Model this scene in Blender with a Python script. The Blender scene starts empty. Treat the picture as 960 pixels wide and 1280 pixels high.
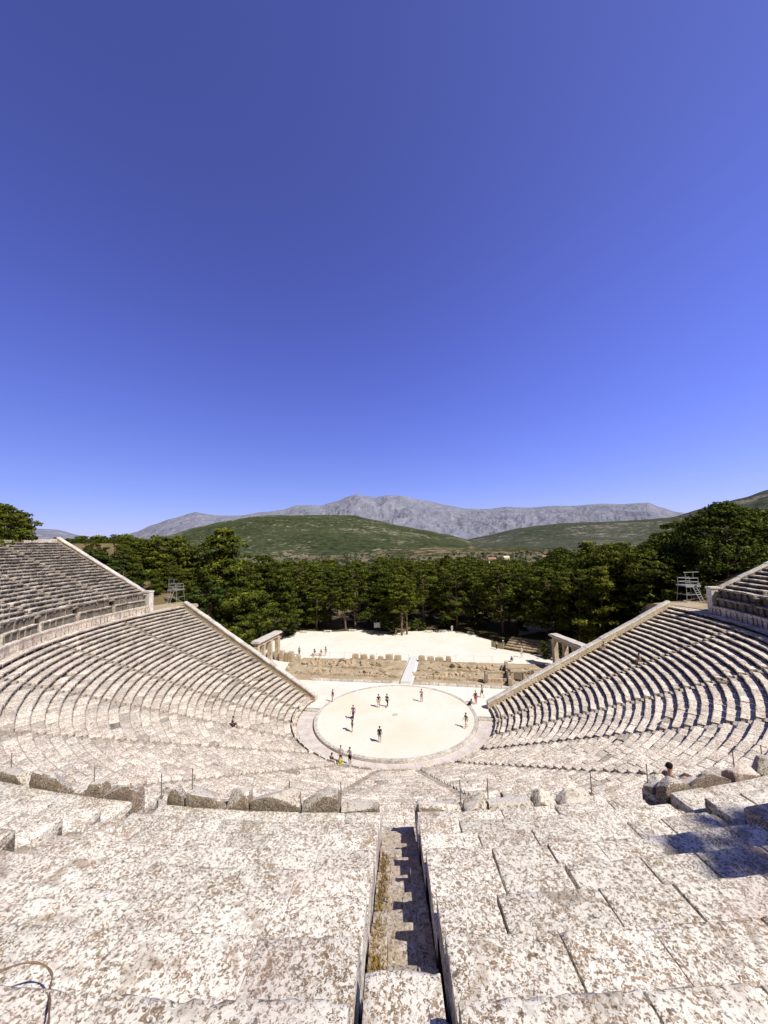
import bpy, bmesh, math, random
import numpy as np
from mathutils import Vector, Matrix, noise
random.seed(7); RNG = np.random.default_rng(11)
PI = math.pi; rad = math.radians
scene = bpy.context.scene
COL = scene.collection

# ---------------------------------------------------------------- helpers
def tag(o, label=None, cat=None, group=None, kind=None):
    if label: o['label'] = label
    if cat: o['category'] = cat
    if group: o['group'] = group
    if kind: o['kind'] = kind
    return o

def empty(name, loc=(0, 0, 0), rz=0.0):
    o = bpy.data.objects.new(name, None); COL.objects.link(o)
    o.empty_display_size = .3
    o.location = loc; o.rotation_euler = (0, 0, rz)
    return o

def link(name, me, parent=None):
    o = bpy.data.objects.new(name, me); COL.objects.link(o)
    if parent: o.parent = parent
    return o

class MB:
    """collects vertices and faces, builds ONE mesh object"""
    def __init__(s): s.V = []; s.F = []; s.T = []; s.n = 0
    def add(s, V, F, tone=1.0):
        V = np.asarray(V, float); F = np.asarray(F, int)
        s.V.append(V); s.F.append(F + s.n); s.n += len(V)
        s.T.append(np.full(len(V), tone, float) if np.isscalar(tone) else np.asarray(tone, float))
    def mesh(s, name, mat, smooth=False):
        me = bpy.data.meshes.new(name)
        if s.n == 0: return me
        V = np.concatenate(s.V)
        loops = np.concatenate([f.ravel() for f in s.F])
        sizes = np.concatenate([np.full(len(f), f.shape[1]) for f in s.F])
        me.vertices.add(len(V)); me.vertices.foreach_set('co', V.ravel())
        me.loops.add(len(loops)); me.loops.foreach_set('vertex_index', loops)
        st = np.concatenate([[0], np.cumsum(sizes)[:-1]])
        me.polygons.add(len(sizes)); me.polygons.foreach_set('loop_start', st)
        me.polygons.foreach_set('use_smooth', np.ones(len(sizes), bool))
        me.update(calc_edges=True); me.validate()
        if not smooth: me.set_sharp_from_angle(angle=rad(32))
        a = me.attributes.new('tone', 'FLOAT', 'POINT'); a.data.foreach_set('value', np.concatenate(s.T))
        if mat: me.materials.append(mat)
        return me
    def build(s, name, mat, parent=None, smooth=False):
        return link(name, s.mesh(name, mat, smooth), parent)
    def box(s, c, d, rz=0.0, tone=1.0, jit=0.0, rx=0.0, ry=0.0):
        P = np.array([[x, y, z] for z in (-.5, .5) for x, y in ((-.5, -.5), (.5, -.5), (.5, .5), (-.5, .5))]) * d
        if jit: P = P + RNG.normal(0, jit, P.shape)
        M = np.array(Matrix.Rotation(rz, 3, 'Z') @ Matrix.Rotation(ry, 3, 'Y') @ Matrix.Rotation(rx, 3, 'X'))
        P = P @ M.T + np.array(c)
        s.add(P, [[3, 2, 1, 0], [4, 5, 6, 7], [0, 1, 5, 4], [1, 2, 6, 5], [2, 3, 7, 6], [3, 0, 4, 7]], tone)
    def bar(s, p, q, r0, r1=None, n=8, tone=1.0):
        s.tube([p, q], [r0, r0 if r1 is None else r1], n, tone)
    def tube(s, pts, rs, n=8, tone=1.0):
        pts = [Vector(p) for p in pts]; V = []
        for i, p in enumerate(pts):
            d = (pts[min(i + 1, len(pts) - 1)] - pts[max(i - 1, 0)]).normalized()
            a = d.orthogonal().normalized() if i == 0 else (a - d * a.dot(d)).normalized()
            b = d.cross(a)
            for k in range(n):
                t = 2 * PI * k / n; V.append(p + (a * math.cos(t) + b * math.sin(t)) * rs[i])
        F = []
        for i in range(len(pts) - 1):
            for k in range(n):
                F.append([i * n + k, i * n + (k + 1) % n, (i + 1) * n + (k + 1) % n, (i + 1) * n + k])
        s.add([tuple(v) for v in V], F, tone)
        for base, rev in ((0, True), ((len(pts) - 1) * n, False)):
            idx = [base + k for k in range(n)]
            if rev: idx = idx[::-1]
            s.add([tuple(V[i]) for i in idx], [list(range(n))], tone)
    def rock(s, c, d, seed, rough=.12, n=5, rz=0.0, tone=1.0, taper=.12, tilt=0.0, cutn=0):
        """weathered squared stone: subdivided box, rounded, eroded by noise"""
        g = np.linspace(-1, 1, n + 1); V = []; F = []; key = {}
        def vid(p):
            k = tuple(round(x, 4) for x in p)
            if k not in key: key[k] = len(V); V.append(p)
            return key[k]
        for ax in range(3):
            for sg in (-1, 1):
                for i in range(n):
                    for j in range(n):
                        q = []
                        for (u, v) in ((g[i], g[j]), (g[i + 1], g[j]), (g[i + 1], g[j + 1]), (g[i], g[j + 1])):
                            p = [0, 0, 0]; p[ax] = sg; p[(ax + 1) % 3] = u; p[(ax + 2) % 3] = v; q.append(vid(tuple(p)))
                        F.append(q if sg > 0 else q[::-1])
        out = []
        cr = random.Random(seed); pl = []
        for q in range(cutn):
            nrm = Vector((cr.uniform(-.5, .5), cr.uniform(-1.1, 1.1), cr.uniform(.5, 1.3))).normalized(); pl.append((nrm, cr.uniform(.62, 1.0)))
        M = Matrix.Rotation(rz, 3, 'Z') @ Matrix.Rotation(tilt, 3, 'X')
        for p in V:
            v = Vector(p); cn = sum(1 for x in p if abs(x) > .99)
            k = 1 - .05 * (cn - 1) - (.04 if cn == 3 else 0)
            nz = noise.noise(Vector(p) * 1.3 + Vector((seed * 7.13, seed * 3.1, 0))) + .5 * noise.noise(Vector(p) * 3.1 + Vector((0, seed * 5.7, seed)))
            v = v * (k + rough * nz)
            for nrm, dd in pl:
                e_ = v.dot(nrm) - dd
                if e_ > 0: v = v - nrm * e_ * .93
            v.x *= 1 - taper * max(0, v.z) * .5; v.y *= 1 - taper * max(0, v.z)
            v = Vector((v.x * d[0] / 2, v.y * d[1] / 2, v.z * d[2] / 2))
            out.append(tuple(M @ v + Vector(c)))
        s.add(out, F, tone)

# ---------------------------------------------------------------- materials
def newmat(name):
    m = bpy.data.materials.new(name); m.use_nodes = True
    nt = m.node_tree; b = nt.nodes['Principled BSDF']
    b.inputs['Specular IOR Level'].default_value = .15; b.inputs['Roughness'].default_value = .9
    return m, nt, b
def N(nt, t, **k):
    n = nt.nodes.new(t)
    for a, v in k.items():
        if a in n.inputs: n.inputs[a].default_value = v
        else: setattr(n, a, v)
    return n
def ramp(nt, src, stops, interp='LINEAR'):
    r = nt.nodes.new('ShaderNodeValToRGB'); r.color_ramp.interpolation = interp
    el = r.color_ramp.elements
    while len(el) < len(stops): el.new(.5)
    for e, (p, c) in zip(el, stops):
        e.position = p; e.color = (c, c, c, 1) if np.isscalar(c) else (*c, 1)
    nt.links.new(src, r.inputs[0]); return r.outputs[0]
def mix(nt, f, a, b, mode='MIX'):
    m = nt.nodes.new('ShaderNodeMix'); m.data_type = 'RGBA'; m.blend_type = mode
    for s, v in ((m.inputs[0], f), (m.inputs[6], a), (m.inputs[7], b)):
        if hasattr(v, 'links'): nt.links.new(v, s)
        elif np.isscalar(v): s.default_value = v
        else: s.default_value = (*v, 1)
    return m.outputs[2]
def math_(nt, op, a, b=0.0):
    m = nt.nodes.new('ShaderNodeMath'); m.operation = op
    for s, v in ((m.inputs[0], a), (m.inputs[1], b)):
        if hasattr(v, 'links'): nt.links.new(v, s)
        else: s.default_value = v
    return m.outputs[0]
def coords(nt, mode='Object'):
    return nt.nodes.new('ShaderNodeTexCoord').outputs[mode]
def nz(nt, co, scale, detail=3, rough=.55, dist=0.0, out='Fac'):
    n = nt.nodes.new('ShaderNodeTexNoise'); n.inputs['Scale'].default_value = scale
    n.inputs['Detail'].default_value = detail; n.inputs['Roughness'].default_value = rough
    n.inputs['Distortion'].default_value = dist
    nt.links.new(co, n.inputs['Vector']); return n.outputs[out]
def bump(nt, b, h, strength, dist=.02):
    n = nt.nodes.new('ShaderNodeBump'); n.inputs['Strength'].default_value = strength; n.inputs['Distance'].default_value = dist
    nt.links.new(h, n.inputs['Height']); nt.links.new(n.outputs[0], b.inputs['Normal'])

def stone_mat(name, topw=0.0, tan=(.40, .30, .22), grey=(.38, .32, .29), white=(.80, .77, .73), dark=(.09, .075, .06), cover=.5, sc=1.0, bs=.6):
    m, nt, b = newmat(name); L = nt.links
    co = coords(nt)
    wn = nt.nodes.new('ShaderNodeTexNoise'); wn.inputs['Scale'].default_value = 15 * sc; wn.inputs['Detail'].default_value = 3; L.new(co, wn.inputs['Vector'])
    wv = nt.nodes.new('ShaderNodeVectorMath'); wv.operation = 'MULTIPLY_ADD'
    L.new(wn.outputs['Color'], wv.inputs[0]); wv.inputs[1].default_value = (.10 / sc,) * 3; L.new(co, wv.inputs[2])
    vor = nt.nodes.new('ShaderNodeTexVoronoi'); vor.inputs['Scale'].default_value = 23 * sc; L.new(wv.outputs[0], vor.inputs['Vector'])
    vor2 = nt.nodes.new('ShaderNodeTexVoronoi'); vor2.inputs['Scale'].default_value = 56 * sc; L.new(wv.outputs[0], vor2.inputs['Vector'])
    big = nz(nt, co, .9, 3, .6); mid = nz(nt, co, 3.3, 4, .6, .4); fine = nz(nt, co, 60 * sc, 3, .6)
    sep = nt.nodes.new('ShaderNodeSeparateColor'); L.new(vor.outputs['Color'], sep.inputs[0])
    sep2 = nt.nodes.new('ShaderNodeSeparateColor'); L.new(vor2.outputs['Color'], sep2.inputs[0])
    base = mix(nt, ramp(nt, mid, [(.35, 0), (.65, 1)]), tan, grey)
    base = mix(nt, ramp(nt, sep2.outputs[0], [(0, .0), (1, .55)]), base, tuple(min(1, c * 1.5) for c in tan))
    base = mix(nt, ramp(nt, sep2.outputs[1], [(0, .8), (.5, 0)]), base, tuple(c * .4 for c in grey))
    # white lichen: cell value + patchiness > threshold, two sizes
    v1 = math_(nt, 'ADD', math_(nt, 'MULTIPLY', sep.outputs[0], .62), math_(nt, 'MULTIPLY', mid, .62))
    v1 = math_(nt, 'ADD', v1, math_(nt, 'SUBTRACT', math_(nt, 'MULTIPLY', big, .75), .20))
    if topw:
        ge = nt.nodes.new('ShaderNodeNewGeometry'); gx = nt.nodes.new('ShaderNodeSeparateXYZ'); L.new(ge.outputs['Normal'], gx.inputs[0])
        v1 = math_(nt, 'ADD', v1, math_(nt, 'MULTIPLY', math_(nt, 'SUBTRACT', gx.outputs[2], .55), topw))
    bare = ramp(nt, nz(nt, co, 1.9, 3, .6, 1.2), [(.30, 0), (.44, 1)])
    t = 1.0 - cover * .5
    w1 = ramp(nt, v1, [(t - .04, 0), (t + .03, 1)])
    v2 = math_(nt, 'ADD', math_(nt, 'MULTIPLY', sep2.outputs[2], .6), math_(nt, 'MULTIPLY', mid, .6))
    w2 = ramp(nt, v2, [(t - .19, 0), (t - .11, 1)])
    wm = math_(nt, 'MULTIPLY', math_(nt, 'MAXIMUM', w1, math_(nt, 'MULTIPLY', w2, .85)), math_(nt, 'ADD', math_(nt, 'MULTIPLY', bare, .72), .28))
    col = mix(nt, wm, base, mix(nt, ramp(nt, fine, [(.3, 0), (.7, 1)]), white, tuple(c * .86 for c in white)))
    # dark specks and pits
    dk = ramp(nt, nz(nt, co, 8 * sc, 5, .7, .3), [(.60, 0), (.645, 1)])
    dk2 = math_(nt, 'MULTIPLY', ramp(nt, sep2.outputs[1], [(.90, 0), (.93, 1)]), .75)
    col = mix(nt, math_(nt, 'MULTIPLY', math_(nt, 'MAXIMUM', dk, dk2), .8), col, dark)
    # rosy stain
    col = mix(nt, ramp(nt, nz(nt, co, .55, 2), [(.55, 0), (.75, .35)]), col, (.50, .34, .31))
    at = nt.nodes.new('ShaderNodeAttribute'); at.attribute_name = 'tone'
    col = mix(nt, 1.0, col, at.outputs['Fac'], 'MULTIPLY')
    L.new(col, b.inputs['Base Color'])
    h = math_(nt, 'ADD', math_(nt, 'MULTIPLY', nz(nt, co, 12 * sc, 6, .7), 1.0), math_(nt, 'MULTIPLY', wm, .12))
    bump(nt, b, h, bs, .03)
    return m

def simple(name, c, c2=None, sc=4.0, rough=.85, bs=0.0, metal=0.0, spec=.2, tone=False, det=4):
    m, nt, b = newmat(name)
    b.inputs['Roughness'].default_value = rough; b.inputs['Metallic'].default_value = metal; b.inputs['Specular IOR Level'].default_value = spec
    c2 = c2 or tuple(x * .75 for x in c); co = coords(nt)
    f = nz(nt, co, sc, det, .6)
    col = mix(nt, ramp(nt, f, [(.35, 0), (.65, 1)]), c, c2)
    if tone:
        at = nt.nodes.new('ShaderNodeAttribute'); at.attribute_name = 'tone'
        col = mix(nt, 1.0, col, at.outputs['Fac'], 'MULTIPLY')
    nt.links.new(col, b.inputs['Base Color'])
    if bs: bump(nt, b, nz(nt, co, sc * 3, 5, .7), bs, .02)
    return m

M = {}
M['stone'] = stone_mat('lichen_limestone', tan=(.37,.265,.17), grey=(.22,.17,.125), white=(.96,.90,.79), cover=.41, sc=1.4)
M['stone_far'] = stone_mat('weathered_limestone', tan=(.40, .275, .20), grey=(.30, .215, .175), white=(.95,.88,.76), cover=.40, sc=.8, bs=.8)
M['stone_up'] = stone_mat('grey_limestone', tan=(.30, .225, .165), grey=(.24, .19, .155), white=(.88,.81,.71), cover=.38, sc=.6, bs=.8)
M['rough'] = stone_mat('rough_broken_stone', topw=.75, tan=(.30, .205, .13), grey=(.20, .145, .10), white=(.84, .77, .67), cover=.34, sc=1.4, bs=1.3)
M['coping'] = stone_mat('pale_coping', tan=(.52, .43, .34), grey=(.48, .42, .38), cover=.5, sc=.5, bs=.5)
M['ashlar'] = stone_mat('warm_ashlar', tan=(.50, .36, .22), grey=(.46, .36, .26), white=(.72, .64, .52), cover=.2, sc=.5, bs=.6)
M['ruin'] = stone_mat('ruin_stone', tan=(.42, .29, .16), grey=(.36, .27, .18), white=(.70, .60, .46), cover=.25, sc=.6, bs=.9)
M['stair'] = stone_mat('stair_stone', tan=(.44, .35, .25), grey=(.42, .35, .29), white=(.66, .6, .52), cover=.14, sc=.8, bs=.5)
M['bedding'] = simple('packed_earth_bedding', (.20, .15, .10), (.12, .09, .06), 3, bs=.5)
M['metal'] = simple('galvanised_metal', (.55, .55, .55), (.42, .42, .43), 6, rough=.5, metal=.5, spec=.5)
M['post'] = simple('dark_grey_post', (.16, .14, .12), (.25, .22, .2), 9, rough=.6)
M['rope'] = simple('pale_rope', (.62, .58, .5), None, 12)
M['rust'] = simple('rusty_iron', (.20, .12, .08), (.30, .20, .14), 20, rough=.9, bs=.4)
M['bark'] = simple('pine_bark', (.22, .15, .11), (.11, .075, .055), 2.5, bs=.8)
M['wood'] = simple('dark_wood', (.10, .075, .055), (.06, .045, .035), 4)
M['whitewash'] = simple('white_wall', (.78, .75, .68), (.68, .65, .58), 1)
M['rooftile'] = simple('roof_tile', (.42, .22, .14), (.35, .19, .13), 2)
M['yellow'] = simple('pale_yellow_wall', (.80, .78, .30), (.7, .68, .3), 1)
M['glass'] = simple('dark_window', (.03, .035, .04), (.05, .05, .05), 2, rough=.2, spec=.5)
M['ramp'] = simple('white_gravel_ramp', (.78, .77, .76), (.70, .69, .68), 2)
M['sign'] = simple('sign_panel', (.45, .47, .48), (.35, .37, .38), 2, rough=.4)

def gravel(name, a, b_, c_, s1=.35, s2=14):
    m, nt, b = newmat(name); co = coords(nt)
    col = mix(nt, ramp(nt, nz(nt, co, s1, 5, .62, .3), [(.38, 0), (.62, 1)]), a, b_)
    col = mix(nt, ramp(nt, nz(nt, co, s2, 4, .7), [(.45, 0), (.75, .5)]), col, c_)
    col = mix(nt, ramp(nt, nz(nt, co, .16, 6, .75, .8), [(.48, 0), (.70, .55)]), col, c_)
    col = mix(nt, ramp(nt, nz(nt, co, 1.7, 5, .75, 1.2), [(.56, 0), (.66, .22)]), col, tuple(x * .8 for x in c_))
    nt.links.new(col, b.inputs['Base Color']); bump(nt, b, nz(nt, co, s2, 6, .7), .35, .03); return m
M['orchestra'] = gravel('packed_sand', (.88, .83, .75), (.86, .77, .64), (.80, .67, .51), .12)
M['square'] = gravel('white_gravel', (.90, .87, .82), (.87, .82, .74), (.74, .65, .53), .1)
M['paving'] = gravel('drain_paving', (.78, .72, .67), (.66, .58, .53), (.50, .42, .37), 1.1)
M['ruinsoil'] = gravel('dry_soil', (.43, .33, .21), (.55, .47, .35), (.24, .19, .10), .45, 5)
M['kerb'] = stone_mat('orchestra_kerb', tan=(.48, .40, .32), grey=(.44, .38, .33), cover=.35, sc=.5)

# foliage
def foliage(name, c1, c2, c3, var=.35):
    m, nt, b = newmat(name); L = nt.links
    geo = nt.nodes.new('ShaderNodeNewGeometry'); oi = nt.nodes.new('ShaderNodeObjectInfo')
    co = coords(nt)
    col = mix(nt, ramp(nt, nz(nt, co, .55, 3, .6), [(.35, 0), (.65, 1)]), c1, c2)
    col = mix(nt, ramp(nt, geo.outputs['Random Per Island'], [(.3, 0), (1, .7)]), col, c3)
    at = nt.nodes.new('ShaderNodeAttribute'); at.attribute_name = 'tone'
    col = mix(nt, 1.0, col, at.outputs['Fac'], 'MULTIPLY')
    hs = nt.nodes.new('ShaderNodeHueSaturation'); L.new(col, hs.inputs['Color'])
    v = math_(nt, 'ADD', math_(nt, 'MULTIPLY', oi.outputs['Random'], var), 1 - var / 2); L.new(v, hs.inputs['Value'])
    hv = math_(nt, 'ADD', math_(nt, 'MULTIPLY', oi.outputs['Random'], -.03), .515); L.new(hv, hs.inputs['Hue'])
    L.new(hs.outputs[0], b.inputs['Base Color']); b.inputs['Roughness'].default_value = .75
    tr = nt.nodes.new('ShaderNodeBsdfTranslucent'); L.new(hs.outputs[0], tr.inputs['Color'])
    ms = nt.nodes.new('ShaderNodeMixShader'); ms.inputs[0].default_value = .22
    L.new(b.outputs[0], ms.inputs[1]); L.new(tr.outputs[0], ms.inputs[2])
    L.new(ms.outputs[0], nt.nodes['Material Output'].inputs['Surface'])
    return m
M['pine'] = foliage('pine_needles', (.072, .104, .012), (.125, .150, .015), (.25, .265, .028))
M['olive'] = foliage('olive_leaves', (.08, .10, .05), (.12, .14, .08), (.16, .18, .11))
M['bush'] = foliage('bush_leaves', (.06, .10, .015), (.09, .13, .02), (.13, .17, .03))
M['weed'] = foliage('dry_weeds', (.34, .20, .05), (.20, .13, .05), (.46, .32, .12))

# ---------------------------------------------------------------- theatre layout (metres, orchestra centre = origin, axis +Y towards the stage)
OFF = .47
A0, A1 = 165.9 + OFF, 374.1 + OFF
WL = (A1 - A0) / 12.0                       # wedge of the lower tier, degrees
LR0, LD, LN, LZ0 = 12.15, .757, 34, .38     # lower tier: first lip radius, row depth, rows, first seat height
LRISE = .343
UR0, UD, UN, UZ0, URISE = 39.7, .87, 22, 15.15, .395
B0, B1 = A0 + WL / 2, A1 - WL / 2
DZ = 12.05                                   # height of the walkway between the tiers
CAMX, CAMY, CAMZ = 7.9126, -49.144, 21.667
CANG = math.degrees(math.atan2(CAMY, CAMX)) % 360

def P(r, a, z=0.0):
    a = rad(a); return (r * math.cos(a), r * math.sin(a), z)

def arc_block(mb, r0, depth, a0, a1, z, rise, rng, near=0, tone=1.0, wob=1.0, prof=None):
    """one stone of a seat row: overhanging lip, recessed riser, tread, closed ends, worn edges"""
    L = rad(a1 - a0) * r0
    if prof is None:
        if near >= 2: vs = [(.03, .0)] + [(x, 0) for x in np.arange(.07, depth + .13, .045)]
        elif near == 1: vs = [(.03, 0), (.16, .0), (.4, -.004), (.6, -.008), (depth + .10, -.01)]
        else: vs = [(.03, 0), (.10, 0), (.40, -.004), (depth - .06, -.02), (depth + .12, -.05)]
        pr = [(.20, -rise - .03), (.19, -.19), (.02, -.15), (0, -.028)] + vs
    else: pr = prof
    pr = np.array(pr); nv = len(pr)
    nu = max(2, int(L / .05)) if near >= 2 else (4 if near == 1 else 2)
    us = np.linspace(0, 1, nu + 1)
    if near >= 2: us = np.sort(np.concatenate([us, [.012, .03, .97, .988]]))
    elif near == 1: us = np.array([0, .04, .35, .65, .96, 1.])
    else: us = np.array([0, .06, .94, 1.])
    nu = len(us)
    ang = rad(a0) + us * rad(a1 - a0)
    R = r0 + pr[None, :, 0] + np.zeros((nu, 1)); Z = z + pr[None, :, 1] + np.zeros((nu, 1))
    dz, dr, tl, tw = rng.normal(0, .011 * wob), rng.normal(0, .012 * wob), rng.normal(0, .010 * wob), rng.normal(0, .014 * wob)
    R += dr + tw * (us[:, None] - .5); Z += dz + tl * (us[:, None] - .5) * 2
    eu = np.minimum(us, 1 - us)[:, None] * L
    top = (pr[:, 1] > -.03)[None, :]
    Z -= top * (.004 if near >= 2 else .022) * np.exp(-eu / .02)
    if near >= 2:
        # worn front edge, pitting, chipped lips
        ph = rng.random(2) * 50
        for i in range(nu):
            for j in range(nv):
                if j < 2: continue
                x, y = R[i, j] * math.cos(ang[i]), R[i, j] * math.sin(ang[i])
                n1 = noise.noise(Vector((x * 3 + ph[0], y * 3, Z[i, j]))); n2 = noise.noise(Vector((x * 11, y * 11, ph[1]))); n3 = noise.noise(Vector((x * 27, y * 27, 3)))
                e = math.exp(-max(0, R[i, j] - r0 - .03) / .05) + math.exp(-eu[i, 0] / .05)
                Z[i, j] += .009 * n1 + .007 * n2 + .004 * n3 - .013 * e * max(0, .25 + n2 + n1)
                if j < 5: R[i, j] += .018 * n1 + .012 * n2 + .03 * max(0, n1 * 1.3 + n2 * .8 - .35)
    else:
        Z += top * rng.normal(0, .006 * wob, Z.shape); R[:, 2:4] += rng.normal(0, .012 * wob, (nu, 2))
        if rng.random() < .14 * wob: k = 0 if rng.random() < .5 else -1; Z[k, 3:6] -= .06; R[k, 2:4] += .08
    zb = z - rise - .03
    Rg = np.vstack([R[:1], R, R[-1:]]); Zg = np.vstack([np.minimum(Z[:1], zb), Z, np.minimum(Z[-1:], zb)])
    Ag = np.concatenate([ang[:1], ang, ang[-1:]])[:, None] + np.zeros((1, nv))
    V = np.stack([Rg * np.cos(Ag), Rg * np.sin(Ag), Zg], -1).reshape(-1, 3)
    nn = len(Ag); i, j = np.meshgrid(np.arange(nn - 1), np.arange(nv - 1), indexing='ij')
    q = (i * nv + j).ravel()
    F = np.stack([q, q + nv, q + nv + 1, q + 1], 1)[:, ::-1]
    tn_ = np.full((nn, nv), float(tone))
    if prof is None: tn_[:, :2] *= .28; tn_[:, 2] *= .6; tn_[:, -1] *= .45  # shade painted into tone on riser and under lip; tread back is soil
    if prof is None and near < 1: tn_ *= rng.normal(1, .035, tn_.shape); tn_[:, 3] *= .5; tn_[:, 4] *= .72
    if prof is None and near >= 1: tn_[:, 3] *= .6; tn_[:, 4] *= .85     # eroded lip edge, darker
    mb.add(V, F, tn_.ravel())

def cuts(s0, s1, r, lo, hi, rng):
    """split an arc (degrees) in stones of lo..hi metres"""
    L = rad(s1 - s0) * r; n = max(1, int(round(L / ((lo + hi) / 2))))
    w = rng.uniform(lo, hi, n); w = w / w.sum(); e = np.concatenate([[0], np.cumsum(w)])
    return s0 + e * (s1 - s0)

def arcs(st, r, halfw):
    g = math.degrees(halfw / r)
    return [(st[i] + g, st[i + 1] - g) for i in range(len(st) - 1)]

low_st = [A0 + WL * i for i in range(13)]
up_st = [B0 + WL / 2 * i for i in range(int(round((B1 - B0) / (WL / 2))) + 1)]

# ---- lower tier
def wedge_mbs(parent, n):
    out = []
    for i in range(n):
        e_ = empty('seating_wedge'); e_.parent = parent; out.append(e_)
    return out
low = tag(empty('lower_seating_tier'), 'lower tier of curved pale limestone seat rows around the round orchestra, below the walkway', 'stone seating')
low_w = wedge_mbs(low, 12)
for k in range(LN):
    r = LR0 + k * LD; z = LZ0 + k * LRISE
    for wi, (s0, s1) in enumerate(arcs(low_st, r, .36)):
        mb = MB()
        c = cuts(s0, s1, r, .8, 1.5, RNG)
        for a, b in zip(c[:-1], c[1:]):
            am = (a + b) / 2; side = 1.0
            wob = 1.3 if am > 330 else 1.1
            t = float(np.clip(RNG.normal(1.02, .11), .65, 1.25))
            if am < 215 : t *= 1.03
            if RNG.random() < .012: t *= .6; wob = 5
            gp = math.degrees((.006 + abs(RNG.normal(0, .010))) / r)
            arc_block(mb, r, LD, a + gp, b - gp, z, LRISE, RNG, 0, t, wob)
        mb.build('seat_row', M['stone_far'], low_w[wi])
    if k == 0:      # backs of the front honour bench
        for wi, (s0, s1) in enumerate(arcs(low_st, r + .45, .36)):
            mb = MB(); c = cuts(s0, s1, r + .45, .9, 1.5, RNG)
            for a, b in zip(c[:-1], c[1:]):
                if True:
                    x, y, zz = P(r + .52, (a + b) / 2, z + .2); mb.rock((x, y, zz), (.16, rad(b - a) * (r + .5) * .985, RNG.uniform(.25, .5)), RNG.random() * 99, .06, 3, rad((a + b) / 2), RNG.normal(1, .06))
            mb.build('bench_back', M['stone_far'], low_w[wi])

def stairway(parent, a, r0, z0, n, step, rise, w, mat, near=False):
    mb = MB()
    for j in range(n):
        r = r0 + j * step; z = z0 + j * rise
        g = math.degrees(w / 2 / r)
        if near:
            # two or three stones per tread
            sp = [a - g, a + g * RNG.uniform(-.6, .6), a + g] if RNG.random() < .5 else [a - g, a + g]
            for p_, q_ in zip(sp[:-1], sp[1:]):
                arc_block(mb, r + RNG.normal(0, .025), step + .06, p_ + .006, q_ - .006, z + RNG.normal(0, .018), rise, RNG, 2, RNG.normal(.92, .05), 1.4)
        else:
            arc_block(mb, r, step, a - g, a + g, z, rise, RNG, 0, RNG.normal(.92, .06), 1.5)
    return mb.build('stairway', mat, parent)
for i, a in enumerate(low_st):
    ww = .64
    if i == 0: a += math.degrees(.25 / 25)
    if i == 12: a -= math.degrees(.25 / 25)
    stairway(low, a, LR0 + .05, LZ0 - .14, LN * 2, LD / 2, LRISE / 2, ww, M['stair'])

# earth bedding below the treads (keeps the joints dark)
def bedding(parent, a0, a1, r0, z0, n, d, rise, drop):
    mb = MB(); V = []; angs = np.linspace(a0, a1, 90)
    for a in angs:
        for k in range(n + 1):
            V.append(P(r0 + k * d, a, z0 + k * rise - drop))
    m = n + 1; F = [[i * m + j, i * m + j + 1, (i + 1) * m + j + 1, (i + 1) * m + j] for i in range(89) for j in range(n)]
    mb.add(V, F); return mb.build('bedding', M['bedding'], parent)
bedding(low, A0 - .2, A1 + .2, LR0 + .3, LZ0, LN, LD, LRISE, .32 + .12)

# walkway between the tiers
wr0, wr1 = LR0 + LN * LD, UR0 + .3
mb = MB()
for ring in range(2):
    ra, rb = wr0 + .1 + ring * (wr1 - wr0 - .1) / 2, wr0 + .1 + (ring + 1) * (wr1 - wr0 - .1) / 2
    c = cuts(A0 - 1, A1 + 1, ra, .8, 1.6, RNG)
    for a, b in zip(c[:-1], c[1:]):
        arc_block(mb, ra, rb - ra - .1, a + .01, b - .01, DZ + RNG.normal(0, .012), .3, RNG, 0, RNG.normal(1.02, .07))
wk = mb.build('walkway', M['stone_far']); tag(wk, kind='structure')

# ---- upper tier
upp = tag(empty('upper_seating_tier'), 'upper tier of limestone seat rows above the walkway, lichen-blotched in the foreground', 'stone seating')
def angdist(a, b): return abs((a - b + 180) % 360 - 180)
up_w = wedge_mbs(upp, len(up_st) - 1)
for k in range(UN):
    r = UR0 + k * UD; z = UZ0 + k * URISE
    for si, (s0, s1) in enumerate(arcs(up_st, r, .40)):
        mb = MB()
        c = cuts(s0, s1, r, .72, 1.3, RNG)
        for a, b in zip(c[:-1], c[1:]):
            am = (a + b) / 2; x, y, _ = P(r + .4, am)
            d = math.hypot(x - CAMX, y - CAMY)
            near = 2 if d < 8.5 else (1 if d < 17 else 0)
            nearcam = angdist(am, CANG) < 17
            far_left = am < 230
            wob = .38 if nearcam else (1.9 if far_left else 1.4)
            t = float(np.clip(RNG.normal(1.0, .07 if nearcam else .12), .65, 1.15))
            if not nearcam and RNG.random() < .03: t *= .6; wob = 4
            gw = (.001 + abs(RNG.normal(0, .003))) if nearcam else .006 + abs(RNG.normal(0, .015))
            if nearcam and am > CANG and RNG.random() < .6: gw += RNG.uniform(.010, .028)
            gp = math.degrees(gw / r)
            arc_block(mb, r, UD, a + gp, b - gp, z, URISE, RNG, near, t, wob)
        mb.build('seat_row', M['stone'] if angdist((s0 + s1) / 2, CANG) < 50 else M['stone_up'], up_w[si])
for a in up_st:
    n = angdist(a, CANG) < 3
    stairway(upp, a, UR0 - .12, UZ0 - (.60 if n else .34), 38 if n else UN * 2, UD / 2, URISE / 2, .78, M['stair'], n)
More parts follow.
